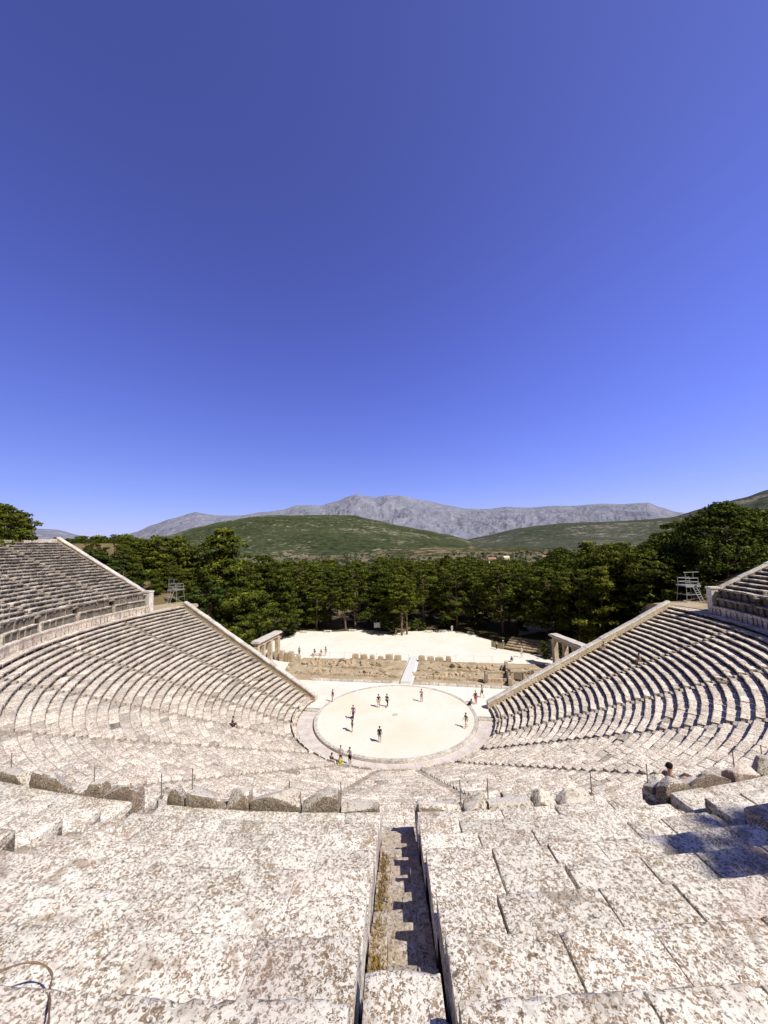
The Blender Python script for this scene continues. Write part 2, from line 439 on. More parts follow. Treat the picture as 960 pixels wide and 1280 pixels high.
# large patched stone level with the seats in the camera's stairway
sa = min(up_st, key=lambda a: angdist(a, CANG))
bs_ = MB()
for (rr, dd, zz, hw) in ((46.15, .95, .02, .33), (47.05, .6, .12, .27), (47.75, .9, .30, .36)):
    g = math.degrees(hw / 47); zt = UZ0 + (rr - UR0) * URISE / UD - .10 + zz * .2
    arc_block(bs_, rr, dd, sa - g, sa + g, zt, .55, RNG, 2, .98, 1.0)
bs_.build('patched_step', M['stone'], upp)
bedding(upp, B0 - .2, B1 + .2, UR0 + .3, UZ0, UN, UD, URISE, .55 + .32)

# podium wall of upright slabs below the first upper row, with a moulded lip
mb = MB()
c = cuts(B0, B1, UR0, .55, .95, RNG)
for a, b in zip(c[:-1], c[1:]):
    pr = [(.10, -1.05), (.10, -.5), (.08, -.30), (.02, -.20), (0, -.16), (0, 0), (.3, .0), (.6, -.01)]
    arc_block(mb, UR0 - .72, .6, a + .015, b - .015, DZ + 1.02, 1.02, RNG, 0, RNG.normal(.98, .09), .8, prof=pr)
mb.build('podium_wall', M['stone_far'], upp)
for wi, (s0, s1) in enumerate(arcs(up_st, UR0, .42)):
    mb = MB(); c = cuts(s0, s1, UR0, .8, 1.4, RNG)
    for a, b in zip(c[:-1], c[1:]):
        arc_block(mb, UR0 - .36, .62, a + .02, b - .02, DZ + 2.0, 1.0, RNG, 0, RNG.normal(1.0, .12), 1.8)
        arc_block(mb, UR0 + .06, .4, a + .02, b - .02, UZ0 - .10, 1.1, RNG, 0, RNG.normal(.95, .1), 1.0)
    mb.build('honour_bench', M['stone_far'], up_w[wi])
# bench along the foot of the podium
mb = MB(); c = cuts(B0, B1, UR0 - .35, .9, 1.5, RNG)
c = []
for a, b in zip(c[:-1], c[1:]):
    if RNG.random() < .85: arc_block(mb, UR0 - .38, .5, a + .02, b - .02, DZ + .42, .42, RNG, 0, RNG.normal(1, .08), 1.6, prof=[(.1, -.44), (.08, -.15), (0, -.12), (0, 0), (.2, 0), (.5, 0)])


# broken backrest stones of the honour row, seen from behind, each its own part
def tierstones(r, zb, hlo, hhi, prob, a_lo, a_hi, th, parent, seed, lo=.8, hi=1.7):
    rg = np.random.default_rng(seed)
    for (s0, s1) in arcs(up_st, r, .42):
        c = cuts(s0, s1, r, lo, hi, rg)
        for a, b in zip(c[:-1], c[1:]):
            am = (a + b) / 2
            h = rg.uniform(hlo, hhi); u = rg.random(); tn = rg.normal(.95, .08); rz_ = rg.normal(0, .03); sd = rg.random() * 99
            if not (a_lo < am < a_hi) or u > prob: continue
            m_ = MB(); x, y, _ = P(r, am)
            m_.rock((x, y, zb + h / 2 - .14), (th * rg.uniform(.85, 1.2), rad(b - a) * r * .96, h + .3), sd, .065, 12, rad(am) + rz_, tn, .05, rg.normal(0, .04), 2)
            m_.build('backrest_stone', M['rough'], parent)
tierstones(UR0 + .60, UZ0 + .1, .26, .58, .92, 246, 306, .36, upp, 5, .5, 1.35)
tierstones(UR0 + .16, UZ0, .10, .34, .5, 246, 306, .34, upp, 9, .7, 1.3)

# ---------------------------------------------------------------- wing walls
def wing_wall(sign, ang, r0, z0, r1, z1, thick, base, label, cat_base, pier=True, out=0.0):
    """retaining wall running up along a wing: sign -1 = left wing (angle side), +1 = right"""
    root = tag(empty('retaining_wall', P(r0, ang, 0), 0), label, 'retaining wall')
    ex = Vector(P(1, ang, 0)); ey = Vector((-ex.y, ex.x, 0)) * (1 if sign > 0 else -1)  # ey points away from the seats
    def W(r, s, z):
        v = ex * r + ey * s; return Vector((v.x, v.y, z)) - root.location
    n = int((r1 - r0) / 1.1); body = MB(); cop = MB()
    for i in range(n):
        ra, rb = r0 + (r1 - r0) * i / n + .006, r0 + (r1 - r0) * (i + 1) / n - .006
        za, zb_ = z0 + (z1 - z0) * (ra - r0) / (r1 - r0), z0 + (z1 - z0) * (rb - r0) / (r1 - r0)
        t = RNG.normal(1, .07)
        # courses of the outer face
        bl = base(ra)
        zt = min(za, zb_) - .02
        nc = max(1, int(round((zt - bl) / .6)))
        for q in range(nc):
            lo_, hi_ = bl + (zt - bl) * q / nc, bl + (zt - bl) * (q + 1) / nc
            so, si = thick + RNG.normal(0, .012), .02
            V = [W(ra, si, lo_), W(rb, si, lo_), W(rb, so, lo_), W(ra, so, lo_), W(ra, si, hi_), W(rb, si, hi_ + (zb_ - za if q == nc - 1 else 0)), W(rb, so, hi_ + (zb_ - za if q == nc - 1 else 0)), W(ra, so, hi_)]
            body.add([tuple(v) for v in V], [[3, 2, 1, 0], [4, 5, 6, 7], [0, 1, 5, 4], [1, 2, 6, 5], [2, 3, 7, 6], [3, 0, 4, 7]] if sign > 0 else [[0, 1, 2, 3], [7, 6, 5, 4], [4, 5, 1, 0], [5, 6, 2, 1], [6, 7, 3, 2], [7, 4, 0, 3]], RNG.normal(1, .08))
        j = RNG.normal(0, .022)
        pts = [(-.05, .0), (-.05, .10), (0.0, .20), (thick * .5, .24), (thick + .02, .20), (thick + .08, .10), (thick + .08, .0)]
        V = []
        for (rr, zz) in ((ra, za), (rb, zb_)):
            for (s_, h_) in pts: V.append(tuple(W(rr, s_, zz + h_ + j)))
        F = [[i_, i_ + 1, i_ + 8, i_ + 7] for i_ in range(6)]; F += [[0, 7, 13, 6]]
        cop.add(V, F if sign > 0 else [f[::-1] for f in F], t)
        for o_ in (0, 7): cop.add([V[o_ + i_] for i_ in range(7)], [list(range(7))], t)
    body.build('wall_body', M['ashlar'], root); cop.build('coping', M['coping'], root, False)
    if pier:
        m_ = MB(); g = base(r1)
        zc = pier
        a_ = math.atan2(ex.y, ex.x)
        loc = W(r1 + .5 if pier > z1 - 3 and r1 > r0 else r1, thick / 2, 0)
        m_.box((loc.x, loc.y, (g + zc) / 2), (1.2, thick + .1, zc - g), a_, 1.05); m_.box((loc.x, loc.y, zc + .11), (1.36, thick + .26, .22), a_, 1.1)
        m_.build('end_pier', M['coping'], root)
    return root
SL = (LZ0 + LN * LRISE - LZ0) / (LN * LD)
lowbase = lambda r: -.05
upbase = lambda r: 11.9 + max(0, r - 44) * .5
for sgn, A, nm in ((-1, A0, 'left'), (1, A1, 'right')):
    wing_wall(sgn, A, LR0 - .1, LZ0 + .35, LR0 + LN * LD + .4, LZ0 + LN * LRISE + .55, .62, lowbase,
              'pale sloping stone coping wall closing the %s end of the lower seats' % nm, 'w', pier=False)
for sgn, A, nm in ((-1, B0, 'left'), (1, B1, 'right')):
    root = wing_wall(sgn, A, UR0 + .7, UZ0 + .02, UR0 + UN * UD + .3, UZ0 + UN * URISE + .30, .55, upbase,
              'stone parapet wall with rounded coping closing the %s end of the upper seats' % nm, 'w', pier=False)
    # level block with cap at the foot of the parapet
    ex = Vector(P(1, A, 0)); ey = Vector((-ex.y, ex.x, 0)) * (1 if sgn > 0 else -1)
    loc = ex * (UR0 + .1) + ey * .42 - root.location
    m_ = MB(); m_.box((loc.x, loc.y, (DZ + UZ0 - .1) / 2 + .02), (1.35, .80, UZ0 - .1 - DZ), rad(A), 1.05)
    m_.box((loc.x, loc.y, UZ0 + .03), (1.5, .95, .22), rad(A), 1.12); m_.build('end_pier', M['coping'], root)
    # ragged rubble strip between parapet and seats
# top rim wall behind the last row
rim = tag(empty('rim_wall'), 'low kerb of weathered blocks behind the topmost row of seats', 'wall'); mb = MB()
c = cuts(B0, B1, 59, 1.0, 1.8, RNG)
for a, b in zip(c[:-1], c[1:]):
    if RNG.random() < .8: arc_block(mb, UR0 + UN * UD + .15, .5, a + .02, b - .02, UZ0 + UN * URISE + RNG.uniform(-.1, .22), .5, RNG, 0, RNG.normal(1, .1), 1.5, prof=[(.02, -.6), (0, -.1), (.02, 0), (.3, .02), (.5, 0), (.52, -.5)])
mb.build('kerb_stones', M['stone_up'], rim)

# ---------------------------------------------------------------- ground sheet (polar heightfield to the horizon)
def smooth(e0, e1, x):
    t = min(1, max(0, (x - e0) / (e1 - e0))); return t * t * (3 - 2 * t)
def ground_h(r, a):
    a = a % 360
    mid = 270 + OFF; half = (A1 - A0) / 2
    be = abs((a - mid + 180) % 360 - 180) - half      # degrees past the wing
    s = r * math.sin(rad(max(0, min(be, 90)))) if be > 0 else 0
    fl = -.12 if r > 12.6 else -.35
    # cone under the seats
    if r < wr0: H = max(fl, (r - LR0) * SL - .75) if r > LR0 else fl
    elif r < UR0 + 4: H = DZ - .25
    elif r < 59.5: H = DZ - .25 + (r - UR0 - 4) * .42
    else: H = 23.3 - 14 * (1 - math.exp(-(r - 59.5) / 90))
    if be <= 0:
        if UR0 + .5 < r < 59.5:
            beu = abs((a - mid + 180) % 360 - 180) - (B1 - B0) / 2
            if beu <= 0: H = UZ0 + (r - UR0) * URISE / UD - 1.6
        elif r < 59.5 and r >= wr0: pass
        if r > 400: H *= 1 - smooth(400, 1500, r)
        return H
    if r < wr0 + .5: s0, s1 = .3, 1.2
    elif r < 58: s0, s1 = 4, 11
    else: s0, s1 = 2, 13
    f = 1 - smooth(s0, s1, s) if be < 90 else 0.0
    if r < wr0 + .5: f = 0 if s > .3 else f
    if r < LR0: return fl
    base = -.12 if r < 90 else -.12 - 6 * smooth(90, 700, r)
    v = base + (H - base) * f
    return v * (1 - smooth(400, 1500, r)) + base * smooth(400, 1500, r) if r > 400 else v
rs = [0, 4, 8, 11, 12.5, 12.7, 13.5, 16, 20, 24, 28, 32, 35, 37, 37.8, 38.6, 39.6, 41, 43, 45, 48, 51, 54, 57, 59, 60, 62, 65, 70, 76, 84, 94, 106, 120, 140, 170, 210, 270, 350, 450, 600, 800, 1100, 1500, 2200, 3500, 6000, 12000, 30000, 60000]
NA = 300
V = []; 
for r in rs:
    for i in range(NA):
        a = 360 * i / NA + A0 % 1
        h = ground_h(max(r, .01), a)
        if r > 60: h += 1.2 * noise.noise(Vector((r * math.cos(rad(a)) * .02, r * math.sin(rad(a)) * .02, 1))) * min(1, (r - 60) / 60)
        V.append(P(r, a, h))
F = [[k * NA + i, (k + 1) * NA + i, (k + 1) * NA + (i + 1) % NA, k * NA + (i + 1) % NA] for k in range(len(rs) - 1) for i in range(NA)]
def ground_mat():
    m, nt, b = newmat('valley_ground'); co = coords(nt)
    col = mix(nt, ramp(nt, nz(nt, co, .35, 5, .65, .3), [(.4, 0), (.62, 1)]), (.20, .145, .08), (.12, .10, .05))
    col = mix(nt, ramp(nt, nz(nt, co, .012, 4, .6), [(.42, 0), (.6, .8)]), col, (.16, .16, .075))
    col = mix(nt, ramp(nt, nz(nt, co, .0065, 4, .6, .4), [(.56, 0), (.64, .8)]), col, (.42, .31, .20))
    col = mix(nt, ramp(nt, nz(nt, co, 2.6, 4, .7), [(.45, 0), (.7, .5)]), col, (.24, .19, .11))
    nt.links.new(col, b.inputs['Base Color']); bump(nt, b, nz(nt, co, 1.5, 5, .7), .5, .1); return m
mb = MB(); mb.add(V, F); g = mb.build('ground', ground_mat(), None, True); tag(g, kind='structure')

def sheet(name, poly, z, mat, kind='structure', th=.12):
    """flat slab with real thickness"""
    n = len(poly); m_ = MB()
    m_.add([(x, y, z) for x, y in poly] + [(x, y, z - th) for x, y in poly], [list(range(n))])
    m_.add([(x, y, z) for x, y in poly] + [(x, y, z - th) for x, y in poly], [[(i + 1) % n, i, n + i, n + (i + 1) % n] for i in range(n)])
    return tag(m_.build(name, mat), kind=kind)

# gravel: square behind the stage, side passages, apron before the stage
ring = [P(LR0 + .1, a)[:2] for a in np.linspace(A0 - .5, 178, 4)]
sq = [(-12.0, 3.4), (-27, 7.2), (-32, 14), (-31.5, 27), (-36, 40), (-30, 44.5), (-22, 44), (-15, 46.5), (-8, 45), (-2, 46), (6, 47), (12, 44), (15.5, 38), (15, 33), (19, 30), (25, 27), (34, 22), (36, 16), (34, 9.5), (12.3, 3.6), (12.6, 1.0), (-12.6, 1.0)]
sheet('gravel_square', sq, .0, M['square'], th=.3)
sheet('path', [(22, 43), (27, 47), (36, 50), (48, 56), (48, 62), (34, 60), (24, 53)], .03, M['square'])
for (cx_, cy_, w_, d_) in ((30.5, 45.5, 4.5, 3.4), (39.5, 47.5, 3.4, 2.4)): pass
sheet('orchestra_floor', [P(9.75, a)[:2] for a in np.arange(0, 360, 3)], .07, M['orchestra'], th=.35)
mb = MB()      # sunk paved drain lane around the near half
seg = cuts(178, 362, 11, .9, 1.6, RNG)
for a, b in zip(seg[:-1], seg[1:]):
    for (ra, rb) in ((10.2, 11.1), (11.11, 12.35)):
        an = np.linspace(a + .05, b - .05, 4); V = [P(ra, t, -.17) for t in an] + [P(rb, t, -.17) for t in an]
        mb.add(V, [[i, i + 4, i + 5, i + 1] for i in range(3)], RNG.normal(1, .08))
tag(mb.build('drain_paving', M['paving']), kind='structure')
for nm, aa in (('left', 178.2), ('right', 361.8)):
    m_ = MB(); p, q = Vector(P(10.2, aa, -.05)), Vector(P(12.2, aa, -.05)); c_ = (p + q) / 2
    m_.rock(tuple(c_), (2.0, .35, .26), 3.3, .05, 4, rad(aa), 1)
    tag(m_.build('threshold_slab', M['kerb']), 'stone slab across the %s end of the sunken drain lane' % nm, 'stone slab')
mb = MB(); seg = cuts(0, 360, 10, 1.0, 1.7, RNG)
for a, b in zip(seg[:-1], seg[1:]):
    an = np.linspace(a + .06, b - .06, 4); t_ = RNG.normal(1, .07); pr = [(9.76, .0), (9.76, .10), (10.14, .12), (10.17, .09), (10.17, -.3)]
    V = [P(r_, t, z_) for t in an for (r_, z_) in pr]
    mb.add(V, [[i * 5 + j, i * 5 + j + 1, (i + 1) * 5 + j + 1, (i + 1) * 5 + j][::1] for i in range(3) for j in range(4)], t_)
tag(mb.build('orchestra_kerb', M['kerb']), 'ring of curved kerb stones around the round sandy orchestra', 'kerb')
m_ = MB(); m_.tube([(0, 0, .07), (0, 0, .12), (0, 0, .125)], [.36, .36, .3], 20)
tag(m_.build('altar_base', M['kerb']), 'small flat round stone at the centre of the sandy orchestra', 'round stone')
# slabs at the foot of the stairs, on the drain lane
for i, (aa, s_) in enumerate(((271.5, .75), (278.5, 1.0))):
    m_ = MB(); x, y, _ = P(11.9, aa); m_.rock((x, y, .02), (.5, s_, .5), i + 2.2, .15, 5, rad(aa), .8)
    tag(m_.build('fallen_block', M['rough']), ['small dark block standing in the drain lane at the near edge of the orchestra', 'wider low block in the near drain lane, right of the small one'][i], 'stone block')

# ---------------------------------------------------------------- stage ruins
def soilbed(name, x0, x1, y0, y1, nx, ny, z0=.02, amp=.28):
    V = []
    for i in range(nx + 1):
        for j in range(ny + 1):
            x = x0 + (x1 - x0) * i / nx; y = y0 + (y1 - y0) * j / ny
            e = min(i, nx - i, j, ny - j)
            z = z0 + min(1, e / 2) * (.12 + amp * abs(noise.noise(Vector((x * .6, y * .6, 2)))) + .10 * noise.noise(Vector((x * 2, y * 2, 5)))) if e else -.02
            V.append((x + (0 if e == 0 else .1 * noise.noise(Vector((x, y, 9)))), y, z))
    F = [[i * (ny + 1) + j, (i + 1) * (ny + 1) + j, (i + 1) * (ny + 1) + j + 1, i * (ny + 1) + j + 1] for i in range(nx) for j in range(ny)]
    m_ = MB(); m_.add(V, F); return tag(m_.build(name, M['ruinsoil'], None, True), kind='structure')
soilbed('soil_bed', -21.5, -.95, 10.9, 22.6, 60, 36)
soilbed('soil_bed', 1.0, 24.5, 10.6, 22.4, 70, 36)

def wallrow(name, label, pts, h, w, prob=1.0, lo=.6, hi=1.2, mat='ruin', hj=.3, cat='wall', rough=.10):
    m_ = MB()
    for (p, q) in zip(pts[:-1], pts[1:]):
        p, q = Vector(p), Vector(q); L = (q - p).length; n = max(1, int(L / ((lo + hi) / 2))); t = 0
        ws = RNG.uniform(lo, hi, n); ws *= L / ws.sum(); a_ = math.atan2(q.y - p.y, q.x - p.x)
        for w_ in ws:
            c_ = p + (q - p) * ((t + w_ / 2) / L); t += w_
            if RNG.random() > prob: continue
            hh = h * (1 + RNG.uniform(-hj, hj))
            m_.rock((c_.x, c_.y, hh / 2 - .04), (w_ * .97, w * RNG.uniform(.85, 1.1), hh + .08), RNG.random() * 99, rough, 4, a_ + RNG.normal(0, .03), RNG.normal(1, .1))
    return tag(m_.build(name, M[mat]), label, cat)
wallrow('foundation_wall', 'long low front kerb of the stage ruin left of the white ramp', [(-15.5, 11.0, 0), (-.95, 11.0, 0)], .32, .45, 1, .9, 1.6, 'kerb', .1, rough=.05)
wallrow('foundation_wall', 'long low front kerb of the stage ruin right of the white ramp', [(1.1, 10.9, 0), (15.5, 10.4, 0)], .32, .45, 1, .9, 1.6, 'kerb', .1, rough=.05)
wallrow('foundation_wall', 'broken second foundation wall left of the white ramp, behind the front kerb', [(-19, 13.2, 0), (-1.2, 12.9, 0)], .55, .55, .97, .5, 1.1)
wallrow('foundation_wall', 'broken second foundation wall right of the white ramp, behind the front kerb', [(1.4, 12.9, 0), (16.5, 12.6, 0)], .6, .55, .97, .5, 1.1)
wallrow('foundation_wall', 'low inner foundation in the middle of the left stage ruin', [(-18.5, 17.2, 0), (-9, 16.6, 0), (-1.4, 16.9, 0)], .5, .5, .97, .5, 1.0)
wallrow('foundation_wall', 'low inner foundation in the middle of the right stage ruin', [(1.6, 16.6, 0), (9, 16.9, 0), (15.5, 16.2, 0)], .5, .5, .97, .5, 1.0)
wallrow('foundation_wall', 'rubble wall at the back of the stage ruin, far left beside the gate', [(-21, 14.2, 0), (-21.6, 21.0, 0)], 1.0, .6, .9, .6, 1.1)
wallrow('foundation_wall', 'rough cross wall of the stage ruin just left of the pit', [(15.6, 10.9, 0), (16.2, 20.3, 0)], 1.1, .6, .92, .5, 1.0)
wallrow('foundation_wall', 'low rubble wall at the far right of the stage ruin below the path', [(17.5, 13.0, 0), (22.5, 14.8, 0), (25.5, 16.4, 0)], .7, .6, .85, .6, 1.2)
wallrow('foundation_wall', 'row of flat slabs along the front right corner of the ruin', [(15.8, 10.0, 0), (21.2, 11.2, 0)], .35, .6, .95, .9, 1.8, 'coping', .15)
wallrow('gate_side_wall', 'ruined stub of wall beside the left stone gate', [(-25.2, 20.4, 0), (-22.2, 19.6, 0)], 1.9, .9, 1, .8, 1.2, 'ashlar', .25)
# squared blocks standing in a row at the back (statue bases)
k = 0
for (x0, n) in ((-10.9, 6), (1.6, 4)):
    for i in range(n):
        w_ = (1.15, 1.3, .85, 1.0, 1.35, 1.3, 1.2, 1.25, 1.5, 1.0)[k]; h_ = (1.05, 1.0, .95, .75, 1.1, 1.0, 1.0, .9, .85, 1.0)[k]
        m_ = MB(); m_.rock((x0 + i * 1.62, 22.2 + RNG.normal(0, .06), h_ / 2), (w_, .85, h_), k * 3.7, .05 if k != 3 else .18, 5, RNG.normal(0, .04), RNG.normal(1.02, .05))
        tag(m_.build('statue_base_block', M['ruin']), 'squared stone block in the row standing along the back edge of the stage ruin', 'stone block', 'squared blocks in a row behind the stage ruin')
        k += 1
# loose stones
clusters = [(-13, 19.2, 2.6, 1.6, 34), (-15, 14.8, 3, 1.3, 20), (-6, 14.8, 4, 1.0, 22), (6, 14.6, 4.5, 1.0, 24), (12, 18.3, 3, 1.6, 22), (6, 19.4, 4, 1.4, 20), (-7, 19, 3, 1.3, 14), (20, 16, 2.4, 1.8, 18), (-18, 18.5, 1.8, 1.8, 10)]
meshes = []
for i in range(9):
    m_ = MB(); m_.rock((0, 0, .2), (.9, .6, .46), i * 5.3, .22, 4, 0, .88 + .04 * i); meshes.append(m_.mesh('loose_stone', M['ruin']))
for (cx_, cy_, sx, sy, n) in clusters:
    for i in range(n):
        o = link('loose_stone', random.choice(meshes))
        x = cx_ + random.gauss(0, sx * .6); y = min(21.6, max(11.8, cy_ + random.gauss(0, sy * .6)))
        o.location = (x, y, .12 + .05 * random.random()); s = random.choice((random.uniform(.35, .8), random.uniform(.6, 1.35)))
        o.scale = (s, s * random.uniform(.8, 1.2), s * random.uniform(.8, 1.4)); o.rotation_euler = (random.gauss(0, .2), random.gauss(0, .2), random.uniform(0, 6.28))
        tag(o, 'loose pale stone lying among the stage ruins', 'stone', 'loose stones scattered over the stage ruins')
m_ = MB(); m_.rock((0, 0, .85), (.5, .4, 1.75), 4.2, .1, 5, .2, .7); o = m_.build('standing_stone', M['rough']); o.location = (12.2, 11.9, 0)
tag(o, 'narrow dark upright stone at the front right of the stage ruin', 'standing stone')
for i, (x, y, w_, h_) in enumerate(((17.0, 12.9, 1.5, 1.7), (20.3, 13.9, .8, 1.3))):
    m_ = MB()
    m_.rock((-w_ / 2 - .2, 0, h_ / 2), (.5, .7, h_), i + 1, .08, 4, 0, .9); m_.rock((w_ / 2 + .2, 0, h_ / 2), (.5, .7, h_), i + 2, .08, 4, 0, .9)
    m_.rock((0, 0, h_ + .12), (w_ + 1.0, .75, .34), i + 3, .08, 4, 0, .95); m_.rock((0, 1.4, h_ * .5), (w_ + .9, .4, h_), i + 5, .08, 4, 0, .5)
    o = m_.build('stone_recess', M['ruin']); o.location = (x, y, 0); o.rotation_euler = (0, 0, .12)
    tag(o, ['larger dark arched recess in the pit at the right end of the ruin', 'smaller dark recess right of the larger one in the ruin pit'][i], 'stone recess')
m_ = MB(); m_.add([(-.8, 10.7, .44), (.85, 10.7, .44), (.62, 24.6, .30), (-.62, 24.6, .30), (-.8, 10.7, 0), (.85, 10.7, 0), (.62, 24.6, 0), (-.62, 24.6, 0)], [[0, 1, 2, 3], [4, 5, 1, 0], [5, 6, 2, 1], [6, 7, 3, 2], [7, 4, 0, 3]])
tag(m_.build('ramp', M['ramp']), 'narrow white ramp crossing the middle of the stage ruin', 'ramp')
m_ = MB(); m_.add([(-24, 12, .05), (-19.7, 11.6, .33), (-19.3, 13.2, .33), (-22.5, 14.6, .1)], [[0, 1, 2, 3]])

# rope fences
def rope_line(name, label, pts, h, rp, mat_post, sag=.1, rope=True, ends=None):
    root = tag(empty(name, pts[0]), label, 'rope fence' if rope else 'posts'); o0 = Vector(pts[0])
    for p in pts:
        m_ = MB(); v = Vector(p) - o0; m_.bar(v, v + Vector((0, 0, h)), rp, rp, 8); m_.bar(v + Vector((0, 0, h)), v + Vector((0, 0, h + .02)), rp * 1.3, rp * .9, 8); m_.bar(v, v + Vector((0, 0, .02)), rp * 3.0, rp * 2.6, 10)
        m_.build('post', M[mat_post], root)
    if rope:
        m_ = MB()
        for p, q in zip(pts[:-1], pts[1:]):
            p, q = Vector(p) - o0, Vector(q) - o0; c_ = [p.lerp(q, t / 8) + Vector((0, 0, h * .93 - sag * 4 * (t / 8) * (1 - t / 8))) for t in range(9)]
            m_.tube(c_, [.012] * 9, 5)
        m_.build('rope', M['rope'], root)
    return root
rope_line('rope_fence', 'thin post and rope fence along the back of the stage ruin left of the ramp', [(-22.6 + i * 3.1, 23.3, 0) for i in range(8)], 1.0, .025, 'metal')
rope_line('rope_fence', 'thin post and rope fence along the path right of the ramp', [(1.4 + i * 3.2, 23.2, 0) for i in range(6)] + [(20, 22.0, 0), (23, 20.3, 0), (26, 18.6, 0)], 1.0, .025, 'metal')
post_a = [262.3, 267.0, 270.1, 271.4, 275.2, 277.1, 281.4, 282.4, 286.3, 288.6, 292.6, 294.1]
labs = ['thin metal post on the walkway edge, farthest left of the foreground posts', 'second thin metal post from the left on the walkway edge', 'third thin metal post from the left on the walkway edge', 'tall thin post standing before a block left of the stairs, fourth from the left', 'fifth thin metal post from the left, on the walkway edge', 'thin metal post just left of the central stairs', 'nearer of two close posts just right of the central stairs', 'farther right of two close posts right of the central stairs', 'thin post behind the squared stone block right of the stairs', 'tall thin post left of the seated woman', 'thin dark post right of the seated woman', 'farthest right thin post on the walkway edge']
for a_, lb in zip(post_a, labs):
    x, y, z = P(UR0 + .08, a_, UZ0 - .0)
    m_ = MB(); hh = .55 if a_ != 271.4 else .75
    m_.bar((0, 0, -.05), (0, 0, hh), .014, .012, 8); m_.bar((0, 0, hh), (0, 0, hh + .03), .02, .012, 8); m_.box((0, 0, .01), (.09, .09, .02), .3)
    o = m_.build('metal_post', M['post']); o.location = (x, y, z); tag(o, lb, 'metal post', 'thin metal posts along the walkway edge')

# ---------------------------------------------------------------- stone gates
def gate(loc, rz, label, flip=1):
    root = tag(empty('stone_gate', loc, rz), label, 'stone gate')
    # runs along local x, 7.6 m long, 4.9 m high, two openings
    xs = [(0, .75), (2.9, .6), (5.4, .6), (7.5, .8)]
    for i, (x, w_) in enumerate(xs):
        m_ = MB()
        for q in range(5): m_.box((x, 0, .42 + q * .84), (w_ - .01 * (q % 2), .75, .825), 0, 1 + .06 * ((q * 7 + i) % 3 - 1))
        m_.box((x, 0, 4.27), (w_ + .16, .86, .18), 0, 1.05); m_.build('pillar', M['ashlar'], root)
    m_ = MB()
    for i in range(4): m_.box((.85 + i * 1.95, 0, 4.58), (1.94, .78, .42), 0, 1 + .05 * (i % 2))
    m_.build('lintel', M['ashlar'], root)
    m_ = MB(); m_.box((3.75, 0, 4.94), (8.5, 1.15, .16), 0, 1); m_.box((3.75, 0, 5.10), (8.7, 1.5, .15), 0, 1.05)
    for i in range(6): m_.box((.35 + i * 1.38, 0, 5.27), (1.36, 1.4, .2), 0, 1 + .06 * (i % 2), .02)
    m_.build('cornice', M['coping'], root)
    m_ = MB(); m_.box((4.15, .0, .9), (1.9, .5, 1.8), 0, .95, .02); 
    return root
gate((-26.1, 21.0, 0), rad(-92), 'pale stone gate with pillars and cornice behind the left wing wall')
gate((24.7, 21.9, 0), rad(-71), 'dark warm stone gate with pillars and cornice behind the right wing wall')

# ---------------------------------------------------------------- scaffold towers
def scaffold(loc, rz, label):
    root = tag(empty('scaffold_tower', loc, rz), label, 'scaffold tower')
    H = 2.35; r = .035
    fr = MB()
    for x, y, sx, sy in ((-.95, -.7, -.25, -.2), (.95, -.7, .25, -.2), (.95, .7, .25, .2), (-.95, .7, -.25, .2)):
        fr.bar((x + sx, y + sy, 0), (x, y, H), r)
        if y < 0 or x < 2: fr.bar((x, y, H), (x, y, H + 1.1), r)
    for z, e in ((.05, .24), (1.1, .12)):
        a, b = .95 + e, .7 + e * .8
        for p, q in (((-a, -b), (a, -b)), ((a, -b), (a, b)), ((a, b), (-a, b)), ((-a, b), (-a, -b))): fr.bar((*p, z), (*q, z), r)
    fr.build('frame', M['metal'], root)
    m_ = MB(); m_.box((0, 0, H + .03), (2.3, 1.7, .14)); m_.box((0, -.86, H - .08), (2.3, .05, .2)); m_.build('platform', M['metal'], root)
    for z in (H + .55, H + 1.08):
        m_ = MB()
        for p, q in (((-.95, -.7), (.95, -.7)), ((.95, -.7), (.95, .7)), ((.95, .7), (-.95, .7)), ((-.95, .7), (-.95, -.7))): m_.bar((*p, z), (*q, z), r)
        m_.build('guard_rail', M['metal'], root)
    m_ = MB(); m_.bar((.25, -.7, H + 1.0), (.25, -.7, H + 2.0), r); m_.bar((-.95, -.7, H + 1.0), (-.95, -.7, H + 2.0), r); m_.bar((-1.2, -.7, H + 1.95), (1.15, -.7, H + 1.95), r); m_.build('lamp_bar', M['metal'], root)
    m_ = MB(); a, b = Vector((.35, -1.9, 0)), Vector((.15, -.8, H)); w = Vector((.28, 0, 0))
    m_.bar(a - w, b - w, r); m_.bar(a + w, b + w, r)
    for i in range(1, 8): c_ = a.lerp(b, i / 8); m_.bar(c_ - w, c_ + w, .022)
    m_.build('ladder', M['metal'], root)
    m_ = MB(); m_.tube([(.55, -1.0, H + .35), (.55, -1.22, H + .3)], [.14, .2], 12); m_.build('spotlight', M['metal'], root)
    return root
scaffold((-41.4, 12.3, 12.08), rad(-10), 'grey metal scaffold platform at the left end of the walkway')
scaffold((41.6, 13.6, 12.08), rad(14), 'grey metal scaffold platform with ladder at the right end of the walkway')
for sg_, A_ in ((1, A1), (-1, A0)):
    sheet('terrace', [P(r__, A_ + sg_ * t__)[:2] for r__, t__ in ((37.4, .9), (37.8, 3.6), (42, 4.8), (47, 3.2), (47.5, -7.6), (40.6, -7.7), (39.4, 0))], 12.12, M['ruinsoil'], th=.5)

